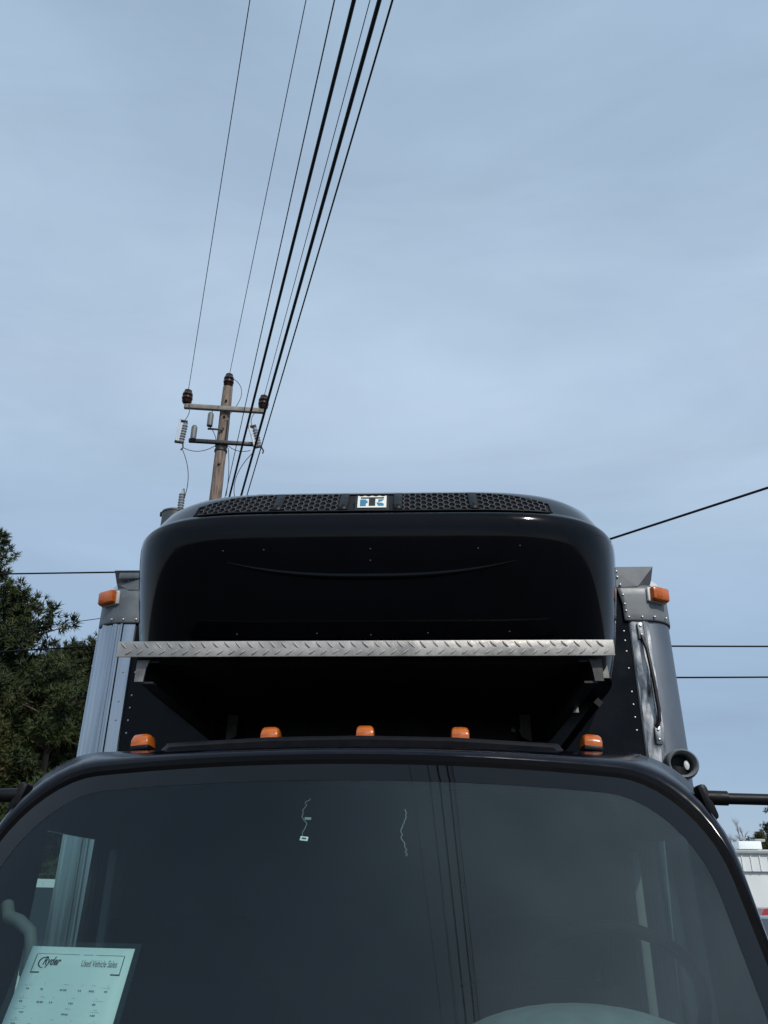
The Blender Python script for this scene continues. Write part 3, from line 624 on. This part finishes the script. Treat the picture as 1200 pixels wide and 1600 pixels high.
pmesh('header_frame', [rect(0.075, 0.05, 0.083, 0.170), rect(0.925, 0.05, 0.933, 0.170), rect(0.075, 0.164, 0.933, 0.173)], M['ink'])
pmesh('header_frame', [rect(0.083, 0.046, 0.50, 0.049), rect(0.54, 0.046, 0.63, 0.049), rect(0.66, 0.046, 0.925, 0.049)], M['inkgrey'])
pmesh('logo_text', text_quads('Ryder', 0.165, 0.118, 0.075, 0.35, 0.03, 0.70), M['ink'])
sw_ = []
for k in range(16):
    a0, a1 = rad(70 + 200 * k / 16), rad(70 + 200 * (k + 1) / 16); w0, w1 = 0.004 + 0.010 * math.sin(math.pi * k / 16), 0.004 + 0.010 * math.sin(math.pi * (k + 1) / 16)
    f = lambda a, w: (0.185 + (0.052 + w) * math.cos(a), 0.105 - (0.032 + w * 0.7) * math.sin(a))
    sw_.append([f(a0, 0), f(a1, 0), f(a1, w1), f(a0, w0)])
pmesh('logo_swoosh', sw_, M['ink'])
pmesh('header_text', text_quads('Used Vehicle Sales', 0.545, 0.122, 0.062, 0.0, 0.0, 0.56), M['ink'])
rnd = random.Random(3); big = []; small = []; lines = []
LAY = [(0.245, 0.268, (0.10, 0.24, 0.43, 0.60, 0.70, 0.84)), (0.325, 0.345, (0.08, 0.25, 0.37, 0.55, 0.77)), (0.388, 0.410, (0.12, 0.52, 0.78)), (0.455, 0.478, (0.08, 0.24, 0.42, 0.60, 0.81)), (0.525, 0.550, (0.08, 0.30)), (0.605, 0.62, (0.42,)), (0.70, 0.72, (0.1, 0.3, 0.55, 0.8)), (0.80, 0.82, (0.1, 0.4, 0.7))]
for va, vb, us in LAY:
    for u in us:
        w = rnd.uniform(0.03, 0.075); nseg = max(2, int(w / 0.016))
        for i in range(nseg):
            big.append(rect(u + 0.016 * i, vb - 0.002, u + 0.016 * i + rnd.uniform(0.009, 0.0145), vb + rnd.uniform(0.006, 0.010)))
        for i in range(max(1, nseg - 1)):
            small.append(rect(u + 0.02 + 0.015 * i, va - 0.010, u + 0.02 + 0.015 * i + rnd.uniform(0.007, 0.012), va - 0.005))
    lines.append(rect(0.06, va + 0.004, rnd.uniform(0.85, 0.93), va + 0.0062))
pmesh('printed_words', big, M['inkgrey']); pmesh('printed_figures', small, M['inkpale']); pmesh('printed_lines', lines, M['inkpale'])

# strings hanging inside the glass, a paper tag and its modelled reflection
st = tag(link('hanging_string', tubeme('hanging_string', strand(-0.093, 1.990, 1.910, 2, 0.0040), 0.00045, 5), M['string']), 'thin white string ending in a small paper tag behind the windshield', 'string')
def tagq(x, z, w, h, rot):
    return Matrix.Translation((x, yws(x, z) + 0.010, z)) @ Matrix.Rotation(-math.atan(RAKE), 4, 'X') @ Matrix.Rotation(rot, 4, 'Y')
bm = bmesh.new(); box(bm, (0, 0, 0), (0.0165, 0.0006, 0.0095)); bm.transform(tagq(-0.088, 1.906, 0, 0, 0.12)); tg = link('tag_and_reflection', finish(bm, 'tag_and_reflection'), M['paper'], st)
bm = bmesh.new(); box(bm, (0, -0.0012, 0), (0.0095, 0.0004, 0.0030)); bm.transform(tagq(-0.088, 1.906, 0, 0, 0.12)); link('tag_print', finish(bm, 'tag_print'), M['ink'], tg)
bm = bmesh.new(); box(bm, (0, 0, 0), (0.014, 0.0006, 0.0060)); bm.transform(tagq(-0.085, 1.947, 0, 0, 0.05)); link('tag_and_reflection', finish(bm, 'tag_and_reflection'), M['inkgrey'], st)  # grey slip modelled as the tag's reflection in the glass
tag(link('hanging_string', tubeme('hanging_string', strand(0.120, 1.968, 1.873, 7, 0.0030), 0.0006, 5), M['string']), 'bare crinkled white string hanging behind the middle of the windshield', 'string')

# ------------------------------------------------------------------ utility pole
PX, PY = -3.846, 14.0
pole = thing('utility_pole', 'weathered wooden utility pole with two crossarms and brown insulators', 'utility pole', (PX, PY, 0))
A = rad(8); AU = Vector((math.cos(A), math.sin(A), 0)); BK = Vector((math.sin(A), -math.cos(A), 0))   # arm direction, towards the camera
prm = Matrix.Rotation(A, 4, 'Z')
bm = bmesh.new(); rnd = random.Random(4); rings = []
for i in range(31):
    z = 11.66 * i / 30; r = 0.168 - 0.062 * i / 30
    rings.append([bm.verts.new(((r + rnd.uniform(-0.004, 0.004)) * math.cos(a), (r + rnd.uniform(-0.004, 0.004)) * math.sin(a), z)) for a in [2 * math.pi * k / 18 for k in range(18)]])
for i in range(30):
    for k in range(18): bm.faces.new((rings[i][k], rings[i][(k + 1) % 18], rings[i + 1][(k + 1) % 18], rings[i + 1][k]))
bm.faces.new(rings[-1]); bm.faces.new(rings[0][::-1])
link('pole_shaft', finish(bm, 'pole_shaft', 50), M['wood'], pole)
def pb(name, u, v, z, s, m, bev=0.0, par=None, rot=None):   # box in arm coordinates: u along arm, v toward camera
    return link(name, boxme(name, (0, 0, 0), s, bev), m, par or pole, AU * u + BK * v + Vector((0, 0, z)), (0, 0, A))
arm1 = pb('crossarm', -0.01, 0.145, 11.03, (1.66, 0.085, 0.10), M['armwood'], 0.006)
arm2 = pb('fuse_arm', 0.03, 0.150, 10.20, (1.36, 0.07, 0.075), M['darksteel'], 0.005)
for z in (10.18, 10.05): link('pole_band', latheme('pole_band', [(0.128, 0), (0.133, 0.004), (0.133, 0.05), (0.128, 0.054)], 18), M['darksteel'], pole, (0, 0, z))
INS = latheme('insulator', [(0.04, 0), (0.08, 0.01), (0.105, 0.05), (0.08, 0.08), (0.112, 0.11), (0.114, 0.15), (0.08, 0.18), (0.110, 0.21), (0.100, 0.26), (0.07, 0.285), (0.080, 0.32), (0.04, 0.345)], 16)
insp = {}
for key, u, v, z in (('L', -0.80, 0.145, 11.10), ('T', 0.0, 0.0, 11.68), ('R', 0.80, 0.145, 11.08)):
    p = AU * u + BK * v + Vector((0, 0, z)); link('insulator', INS, M['porcelain'], pole, p); link('insulator_pin', tubeme('insulator_pin', [(0, 0, -0.12), (0, 0, 0.02)], 0.014, 8), M['darksteel'], pole, p)
    insp[key] = Vector((PX, PY, 0)) + p + Vector((0, 0, 0.33))
CUT = latheme('fuse_cutout', [(0.03, -0.24), (0.05, -0.23)] + [q for k in range(7) for q in ((0.062, -0.21 + k * 0.06), (0.038, -0.185 + k * 0.06))] + [(0.05, 0.22), (0.03, 0.24)], 12)
for u, rr in ((-0.80, 0.10), (0.70, -0.30)):
    base = AU * u + BK * 0.19 + Vector((0, 0, 10.36))
    c_ = link('fuse_cutout', CUT, M['polymer'], pole, base + AU * 0.03, (0.1, rr, A))
    link('fuse_tube', tubeme('fuse_tube', [(-0.10, -0.05, -0.22), (-0.11, -0.06, 0.24)], 0.020, 8), M['white'], c_)
    for zz in (-0.24, 0.24): link('contact', boxme('contact', (-0.045, -0.03, zz), (0.17, 0.05, 0.05), 0.01), M['darksteel'], c_)
    link('hook', tubeme('hook', [(0.03, 0, -0.22), (0.06, 0, -0.34), (0.03, -0.02, -0.40)], 0.016, 6), M['darksteel'], c_)
ARR = latheme('surge_arrester', [(0.03, -0.16), (0.060, -0.15), (0.062, 0.12), (0.05, 0.16), (0.03, 0.18)], 14)
for u, v, z in ((-0.56, 0.20, 10.36), (-0.26, 0.20, 10.70)):
    link('surge_arrester', ARR, M['arrester'], pole, AU * u + BK * v + Vector((0, 0, z)))
pb('arrester_bracket', -0.14, 0.15, 10.51, (0.32, 0.03, 0.035), M['darksteel'], 0.004)
link('riser_guard', tubeme('riser_guard', [AU * 0.10 + BK * 0.09 + Vector((0, 0, 10.2)), AU * 0.10 + BK * 0.09 + Vector((0, 0, 10.75))], 0.03, 8), M['darksteel'], pole)
for z in (10.55, 10.85, 11.25, 9.7): link('bolt', latheme('bolt', [(0.025, 0), (0.025, 0.03), (0.012, 0.05)], 8, Matrix.Rotation(math.pi / 2, 4, 'X')), M['darksteel'], pole, BK * 0.108 + Vector((0.01, 0, z)))
# transformer can on the left of the pole, just behind the truck's top
tx = link('transformer', latheme('transformer', [(0.22, -0.95), (0.25, -0.92), (0.25, -0.03), (0.262, -0.02), (0.262, 0.012), (0.20, 0.05), (0.05, 0.065)], 24), M['xfmr'], pole, (-0.76, -0.05, 8.61))
link('bushing', latheme('bushing', [(0.04, 0.0)] + [q for k in range(6) for q in ((0.068, 0.03 + k * 0.06), (0.042, 0.055 + k * 0.06))] + [(0.02, 0.40), (0.02, 0.44)], 14), M['polymer'], tx, (0.09, 0, 0.10))
link('bushing_well', latheme('bushing_well', [(0.06, 0.0), (0.06, 0.08), (0.04, 0.09)], 12), M['xfmr'], tx, (0.09, 0, 0.03))
link('lid_clamp', boxme('lid_clamp', (-0.27, 0, 0.0), (0.07, 0.05, 0.10), 0.012), M['darksteel'], tx)
link('hanger', boxme('hanger', (-0.30, -0.02, 8.3), (0.42, 0.08, 0.10), 0.01), M['darksteel'], pole)
link('cable_bracket', boxme('cable_bracket', (0.36, 0.02, 8.92), (0.66, 0.06, 0.06), 0.006), M['darksteel'], pole)
# jumpers between insulators, fuses and transformer
def arc(a, b, sag, n=14, side=Vector((0, 0, 0))):
    a, b = Vector(a), Vector(b); return [a.lerp(b, t) + (side - Vector((0, 0, sag))) * (4 * t * (1 - t)) for t in [k / n for k in range(n + 1)]]
ap = lambda u, v, z: AU * u + BK * v + Vector((0, 0, z))
for pts in (arc(ap(-0.80, 0.15, 11.36), ap(-0.78, 0.25, 11.10), 0, side=Vector((-0.06, 0, 0))), arc(ap(-0.74, 0.2, 11.05), ap(-0.80, 0.19, 10.62), 0.0, side=Vector((0.06, 0, 0))),
            arc(ap(-0.76, 0.2, 9.98), ap(-0.60, 0.05, 8.95), 0.0, side=Vector((0.10, 0, 0))), arc(ap(-0.02, 0.0, 11.97), ap(0.06, 0.16, 10.8), 0.0, side=Vector((0.30, 0, 0.1))),
            arc(ap(-0.72, 0.18, 10.0), ap(-0.12, 0.12, 10.12), 0.10), arc(ap(0.66, 0.16, 11.0), ap(0.62, 0.19, 10.60), 0.0, side=Vector((-0.06, 0, 0))), arc(ap(0.12, 0.14, 10.16), ap(0.62, 0.2, 10.02), 0.08),
            arc(ap(0.70, 0.2, 10.0), ap(0.40, 0.05, 8.95), 0.0, side=Vector((-0.16, 0, 0))), arc(ap(0.16, 0.1, 10.1), ap(0.22, 0.1, 9.0), 0.0, side=Vector((0.03, 0, 0))), arc(ap(-0.26, 0.2, 10.86), ap(-0.1, 0.14, 11.0), 0.0, side=Vector((-0.02, 0, 0.05))),
            arc(ap(-0.26, 0.2, 10.54), ap(-0.10, 0.12, 10.2), 0.0, side=Vector((0.04, 0, 0))), arc((-0.67, -0.05, 9.14), ap(-0.60, 0.05, 8.95), -0.10)):
    link('jumper_wire', tubeme('jumper_wire', pts, 0.0075, 5), M['wire'], pole)

# ------------------------------------------------------------------ overhead lines: from the pole over the viewer's head
def span(name, label, P0, P1, r, m, s0, s1, k=0.0004, grp='overhead lines'):
    """straight run through P0 and P1, extended; k adds a little sag"""
    P0, P1 = Vector(P0), Vector(P1); d = P1 - P0; Lh = d.length; d.normalize(); pts = []; n = 60
    for i in range(n + 1):
        s = s0 + (s1 - s0) * i / n; pts.append(P0 + d * s + Vector((0, 0, k * s * (s - Lh))))
    return tag(link(name, tubeme(name, pts, r, 6), m), label, 'power line', grp)
span('power_line', 'thin bare power line from the left crossarm insulator, leftmost of the overhead lines', insp['L'] + Vector((0, 0, 0.0)), (-1.747, 5.70, 11.41), 0.0062, M['wire'], 0, 44)
span('power_line', 'thin bare power line from the insulator on the pole top, second from left', insp['T'], (-1.140, 6.02, 11.91), 0.0062, M['wire'], 0, 44)
span('power_line', 'thin bare power line from the right crossarm insulator, running between the thick cables', insp['R'], (-0.320, 5.84, 11.56), 0.0062, M['wire'], 0, 44)
span('neutral_line', 'thin neutral line just left of the thick black cables, third from left', (-3.667, 14.062, 9.061), (-0.520, 4.33, 9.06), 0.0068, M['wire'], -16, 38)
span('thick_cable', 'left one of the two thick black overhead cables', (-3.577, 14.092, 9.149), (-0.350, 4.39, 9.15), 0.0200, M['cable'], -16, 38)
span('thick_cable', 'right one of the two thick black overhead cables', (-3.359, 14.167, 9.185), (-0.120, 4.42, 9.18), 0.0215, M['cable'], -16, 38)
span('black_cable', 'medium black overhead cable, rightmost of the lines leaving the pole', (-3.249, 14.205, 9.203), (-0.002, 4.44, 9.20), 0.0105, M['cable'], -16, 38)
PV = lambda z: Vector((PX, PY, z))
span('side_cable', 'black twisted cable leaving left beside the tall pine, highest on the left', PV(7.41), (-9.45, 16.0, 8.169), 0.017, M['cable'], 0, 22, 0.0)
span('side_cable', 'thin grey cable on the left between two black cables above the pines', PV(6.733), (-8.753, 16.0, 6.83), 0.0075, M['wire'], 0, 22, 0.0)
span('side_cable', 'black cable low on the left crossing in front of the pines', PV(6.034), (-8.67, 16.0, 6.40), 0.018, M['cable'], 0, 22, 0.0)
span('side_cable', 'upper of two level black cables right of the truck box', PV(6.05), (7.375, 16.0, 6.457), 0.017, M['cable'], 0, 34, 0.001)
span('side_cable', 'lower of two level black cables right of the truck box', PV(5.40), (7.247, 16.0, 5.822), 0.017, M['cable'], 0, 34, 0.001)
span('service_drop', 'black service cable rising to the right from behind the cooling unit', PV(5.399), (3.595, 6.92, 5.40), 0.0125, M['cable'], 0, 26, 0.0)

# ------------------------------------------------------------------ trees
def pine_mesh(seed, H, spread, c0, ntuft, blen=0.17):
    """needle tufts (thin triangles radiating from twig tips) spread over clumped, drooping branches"""
    rnd = np.random.default_rng(seed); tris = []; limbs = []
    nb = int(44 + H * 4.2)
    for b in range(nb):
        f = (b + rnd.random()) / nb; z = H * (c0 + (1 - c0) * f ** 0.9)
        env = spread * (1 - f) ** 0.62 * (0.55 + 0.45 * min(1, f * 6)) + 0.25
        ln = env * rnd.uniform(0.55, 1.15); az = rnd.uniform(0, 2 * math.pi); rise = rnd.uniform(-0.12, 0.35) + 0.35 * f
        tip = np.array([math.cos(az) * ln, math.sin(az) * ln, z + ln * rise]); base = np.array([0, 0, z])
        limbs.append((base, tip, 0.018 + 0.02 * ln))
        ncl = max(3, int(ln * 3.6))
        for c_ in range(ncl):
            q = 0.30 + 0.70 * (c_ + rnd.random()) / ncl; cc = base + (tip - base) * q + rnd.normal(0, 0.16, 3) * np.array([1, 1, 0.7]); cr = rnd.uniform(0.24, 0.50) * (0.65 + 0.35 * (1 - f))
            nt_ = int(ntuft * (cr / 0.38) ** 2)
            dirs = rnd.normal(0, 1, (nt_, 3)); dirs /= np.linalg.norm(dirs, axis=1)[:, None]; cen = cc + dirs * cr * rnd.uniform(0.35, 1.0, (nt_, 1)) ** 0.6 * np.array([1, 1, 0.75])
            for ce, di in zip(cen, dirs):
                m_ = 8; nd = di * 0.7 + np.array([0, 0, 0.35]) + rnd.normal(0, 0.62, (m_, 3)); nd /= np.linalg.norm(nd, axis=1)[:, None]
                sd_ = np.cross(nd, rnd.normal(0, 1, (m_, 3))); sd_ /= np.linalg.norm(sd_, axis=1)[:, None] + 1e-6
                L_ = blen * rnd.uniform(0.7, 1.2, (m_, 1)); w_ = 0.021
                tris.append(np.stack([ce - sd_ * w_ + 0 * nd, ce + sd_ * w_, ce + nd * L_], 1))
    V = np.concatenate(tris).reshape(-1, 3); n = len(V) // 3
    me = bpy.data.meshes.new('crown'); me.vertices.add(len(V)); me.vertices.foreach_set('co', V.ravel()); me.loops.add(3 * n); me.loops.foreach_set('vertex_index', np.arange(3 * n, dtype=np.int32))
    me.polygons.add(n); me.polygons.foreach_set('loop_start', np.arange(0, 3 * n, 3, dtype=np.int32)); me.update()
    bm = bmesh.new(); tube(bm, [(0, 0, 0), (0.03, 0.02, H * 0.3), (-0.02, 0.03, H * 0.65), (0.0, 0.0, H * 0.97)], [0.021 * H, 0.017 * H, 0.011 * H, 0.02], 10)
    for a, b, r in limbs: tube(bm, [a, a + (b - a) * 0.5 + np.array([0, 0, 0.06]), b], [r, r * 0.7, 0.008], 5)
    return me, finish(bm, 'trunk', 60)
def pine(name, label, src, loc, sc, rz, m, grp):
    t = thing(name, label, 'tree', loc, grp); t.rotation_euler = (0, 0, rz); t.scale = (sc, sc, sc)
    link('trunk', src[1], M['bark'], t)
    c_ = link('crown', src[0], None, t)
    if not src[0].materials: src[0].materials.append(m)
    c_.material_slots[0].link = 'OBJECT'; c_.material_slots[0].material = m
PA = pine_mesh(11, 13.0, 3.9, 0.10, 34, 0.22)
PB = pine_mesh(23, 9.0, 3.0, 0.05, 34, 0.22)
GP = 'pines left of the truck'
pine('pine_tree', 'tallest pine at the left edge, standing above the others', PA, (-15.3, 25.0, 0), 1.03, 0.4, M['needles'], GP)
pine('pine_tree', 'mid-height pine between the tallest pine and the truck', PB, (-13.6, 25.6, 0), 1.22, 1.9, M['needles2'], GP)
pine('pine_tree', 'olive green pine in front of the dark pines on the left', PB, (-12.3, 21.6, 0), 0.80, 4.1, M['needles3'], GP)
pine('pine_tree', 'small dark pine touching the silver corner of the truck box', PB, (-11.4, 26.4, 0), 1.06, 3.0, M['needles2'], GP)
pine('pine_tree', 'low bushy pine at the left edge beneath the tallest one', PB, (-12.3, 18.5, 0), 0.66, 5.2, M['needles'], GP)
pine('pine_tree', 'pine hidden mostly behind the left side of the truck box', PB, (-9.3, 27.0, 0), 0.90, 0.9, M['needles2'], GP)
pine('pine_tree', 'dark pine filling the gap behind the olive green one', PB, (-15.2, 29.5, 0), 1.08, 2.6, M['needles2'], GP)
pine('pine_tree', 'dark pine closing the gap beside the silver box corner', PB, (-10.7, 23.5, 0), 0.92, 0.2, M['needles'], GP)
GF = 'trees behind the white building'
pine('pine_tree', 'dark pine rising behind the white building at the right edge', PB, (28.0, 66.0, 0), 0.92, 2.0, M['needles2'], GF)
pine('pine_tree', 'brownish low pine behind the white building beside its roof vent', PB, (25.7, 64.5, 0), 0.69, 3.6, M['needles3'], GF)
# bare tree
bm = bmesh.new(); rnd = random.Random(8)
def twig(p, d, ln, r, depth):
    e = p + d * ln; mid = p.lerp(e, 0.5) + Vector((rnd.uniform(-1, 1), rnd.uniform(-1, 1), 0)) * ln * 0.05
    tube(bm, [p, mid, e], [r, r * 0.85, r * 0.65], 4, False)
    if depth:
        for _ in range(3 if depth > 1 else 4):
            nd = (d + Vector((rnd.uniform(-0.75, 0.75), rnd.uniform(-0.75, 0.75), rnd.uniform(-0.1, 0.5)))).normalized(); twig(p.lerp(e, rnd.uniform(0.6, 1.0)), nd, ln * rnd.uniform(0.55, 0.78), r * 0.6, depth - 1)
twig(Vector((0, 0, 0)), Vector((0.02, 0, 1)), 3.0, 0.12, 5)
bt = thing('bare_tree', 'leafless pale tree with fine twigs behind the white building', 'tree', (26.4, 67.0, 0)); link('branches', finish(bm, 'branches', 60), M['bare'], bt)

# ------------------------------------------------------------------ white building at the right
bl = thing('white_building', 'low white metal building with ribbed upper band at the right edge', 'building', (26, 44, 0))
BXL, BXR, BYF = -14.0, 22.0, -4.0
link('wall', boxme('wall', (4.0, 0.0, 1.75), (36.0, 7.8, 3.5)), M['bwall'], bl)
band = link('fascia_band', boxme('fascia_band', (4.0, -3.98, 3.30), (36.2, 0.10, 0.74)), M['bwall'], bl)
RIB = boxme('rib', (0, 0, 0), (0.05, 0.05, 0.72)); RIB.materials.append(M['bwall'])
for k in range(90): link('rib', RIB, None, band, (-13.8 + 0.4 * k, -4.05, 3.30))
link('gutter', boxme('gutter', (4.0, -4.06, 3.74), (36.4, 0.22, 0.14), 0.02), M['btrim'], bl)
link('roof', extrme('roof', [(-4.1, 3.66), (-4.1, 3.80), (0, 4.05), (4.1, 3.80), (4.1, 3.66)], -14.1, 22.1, 'X'), M['bwall'], bl)
for x, w in ((-9.7, 1.1), (-6.5, 0.8), (3.0, 1.2)):
    v = link('roof_vent', boxme('roof_vent', (x, -1.5, 4.15), (w, 0.9, 0.36), 0.04), M['bwall'], bl); link('vent_hood', boxme('vent_hood', (x + 0.55, -1.5, 4.38), (0.5, 0.7, 0.12), 0.03), M['btrim'], v)

# ------------------------------------------------------------------ parked vehicles in the lot
def car(name, label, m, loc, rz, h=1.48, L_=4.5, van=False):
    t = thing(name, label, 'van' if van else 'car', loc, 'parked vehicles'); t.rotation_euler = (0, 0, rz); W2 = 0.9
    lo = [(-L_ / 2, 0.32), (-L_ / 2, 0.78), (-L_ / 2 + 0.1, 0.92), (L_ / 2 - (0.5 if van else 1.2), 0.98), (L_ / 2 - 0.1, 0.78), (L_ / 2, 0.6), (L_ / 2, 0.32)]
    hi = [(-L_ / 2 + 0.12, 0.92), (-L_ / 2 + (0.18 if van else 0.55), h - 0.04), (-L_ / 2 + (0.3 if van else 0.8), h), (L_ / 2 - (1.3 if van else 1.9), h), (L_ / 2 - (1.1 if van else 1.7), h - 0.05), (L_ / 2 - (0.5 if van else 1.0), 0.96)]
    bm = bmesh.new(); extr(bm, lo, -W2, W2, 'Y'); bmesh.ops.bevel(bm, geom=bm.edges[:], offset=0.05, segments=2, affect='EDGES'); link('body', finish(bm, 'body', 40), m, t)
    rows = []
    for s, in2 in ((-1, 0.06), (-1, 0.16), (1, 0.16), (1, 0.06)): pass
    bm = bmesh.new(); A_ = []; B_ = []
    for (x, z) in hi:
        k = (z - 0.92) / (h - 0.92); w = W2 - 0.05 - 0.16 * k; A_.append(bm.verts.new((x, -w, z))); B_.append(bm.verts.new((x, w, z)))
    bm.faces.new(A_); bm.faces.new(B_[::-1])
    for i in range(len(hi)): bm.faces.new((A_[i], B_[i], B_[(i + 1) % len(hi)], A_[(i + 1) % len(hi)]))
    link('cabin', finish(bm, 'cabin', 30), m, t)
    for s in (-1, 1):
        x0, x1 = hi[1][0] + 0.12, hi[4][0]; zt, zb = h - 0.09, 1.0
        for (a, b) in ((x0, (x0 + x1) / 2 - 0.05), ((x0 + x1) / 2 + 0.05, x1 + 0.1)):
            k0, k1 = (zb - 0.92) / (h - 0.92), (zt - 0.92) / (h - 0.92); bm = bmesh.new()
            bm.faces.new([bm.verts.new(v_) for v_ in ((a - 0.08, s * (W2 - 0.046 - 0.16 * k0), zb), (b + 0.08 if b > x1 else b, s * (W2 - 0.046 - 0.16 * k0), zb), (b - 0.06 if b > x1 else b, s * (W2 - 0.046 - 0.16 * k1), zt), (a, s * (W2 - 0.046 - 0.16 * k1), zt))]); link('window', finish(bm, 'window'), M['carglass'], t)
        for x in (-L_ / 2 + 0.8, L_ / 2 - 0.85):
            w = link('wheel', latheme('wheel', [(0.18, -0.1), (0.31, -0.1), (0.33, -0.07), (0.33, 0.07), (0.31, 0.1), (0.18, 0.1)], 20, Matrix.Rotation(math.pi / 2, 4, 'X')), M['tyre'], t, (x, s * 0.80, 0.33)); link('rim', latheme('rim', [(0.05, -0.09), (0.19, -0.08), (0.19, 0.08), (0.05, 0.09)], 16, Matrix.Rotation(math.pi / 2, 4, 'X')), M['alu_dark'], w)
        link('tail_light', boxme('tail_light', (-L_ / 2 - 0.005, s * 0.68, 0.74), (0.04, 0.26, 0.14), 0.01), M['redlens'], t); link('headlight', boxme('headlight', (L_ / 2 - 0.03, s * 0.64, 0.66), (0.06, 0.3, 0.12), 0.01), M['lampglass'], t)
car('parked_car', 'dark car with only its roof corner showing at the right edge', M['cardark'], (8.5, 18.0, 0), rad(8), 1.50)
car('parked_car', 'red car with only a sliver showing below the white building', M['carred'], (12.1, 27.0, 0), rad(-4), 1.58)
car('white_van', 'white van seen through the left door window of the cab', M['carwhite'], (-4.9, 10.2, 0), rad(80), 1.95, 4.8, True)

# put the truck's origin on the ground below its front axle
truck.location = (0, 2.05, 0)
for ch in list(truck.children): ch.location.y -= 2.05
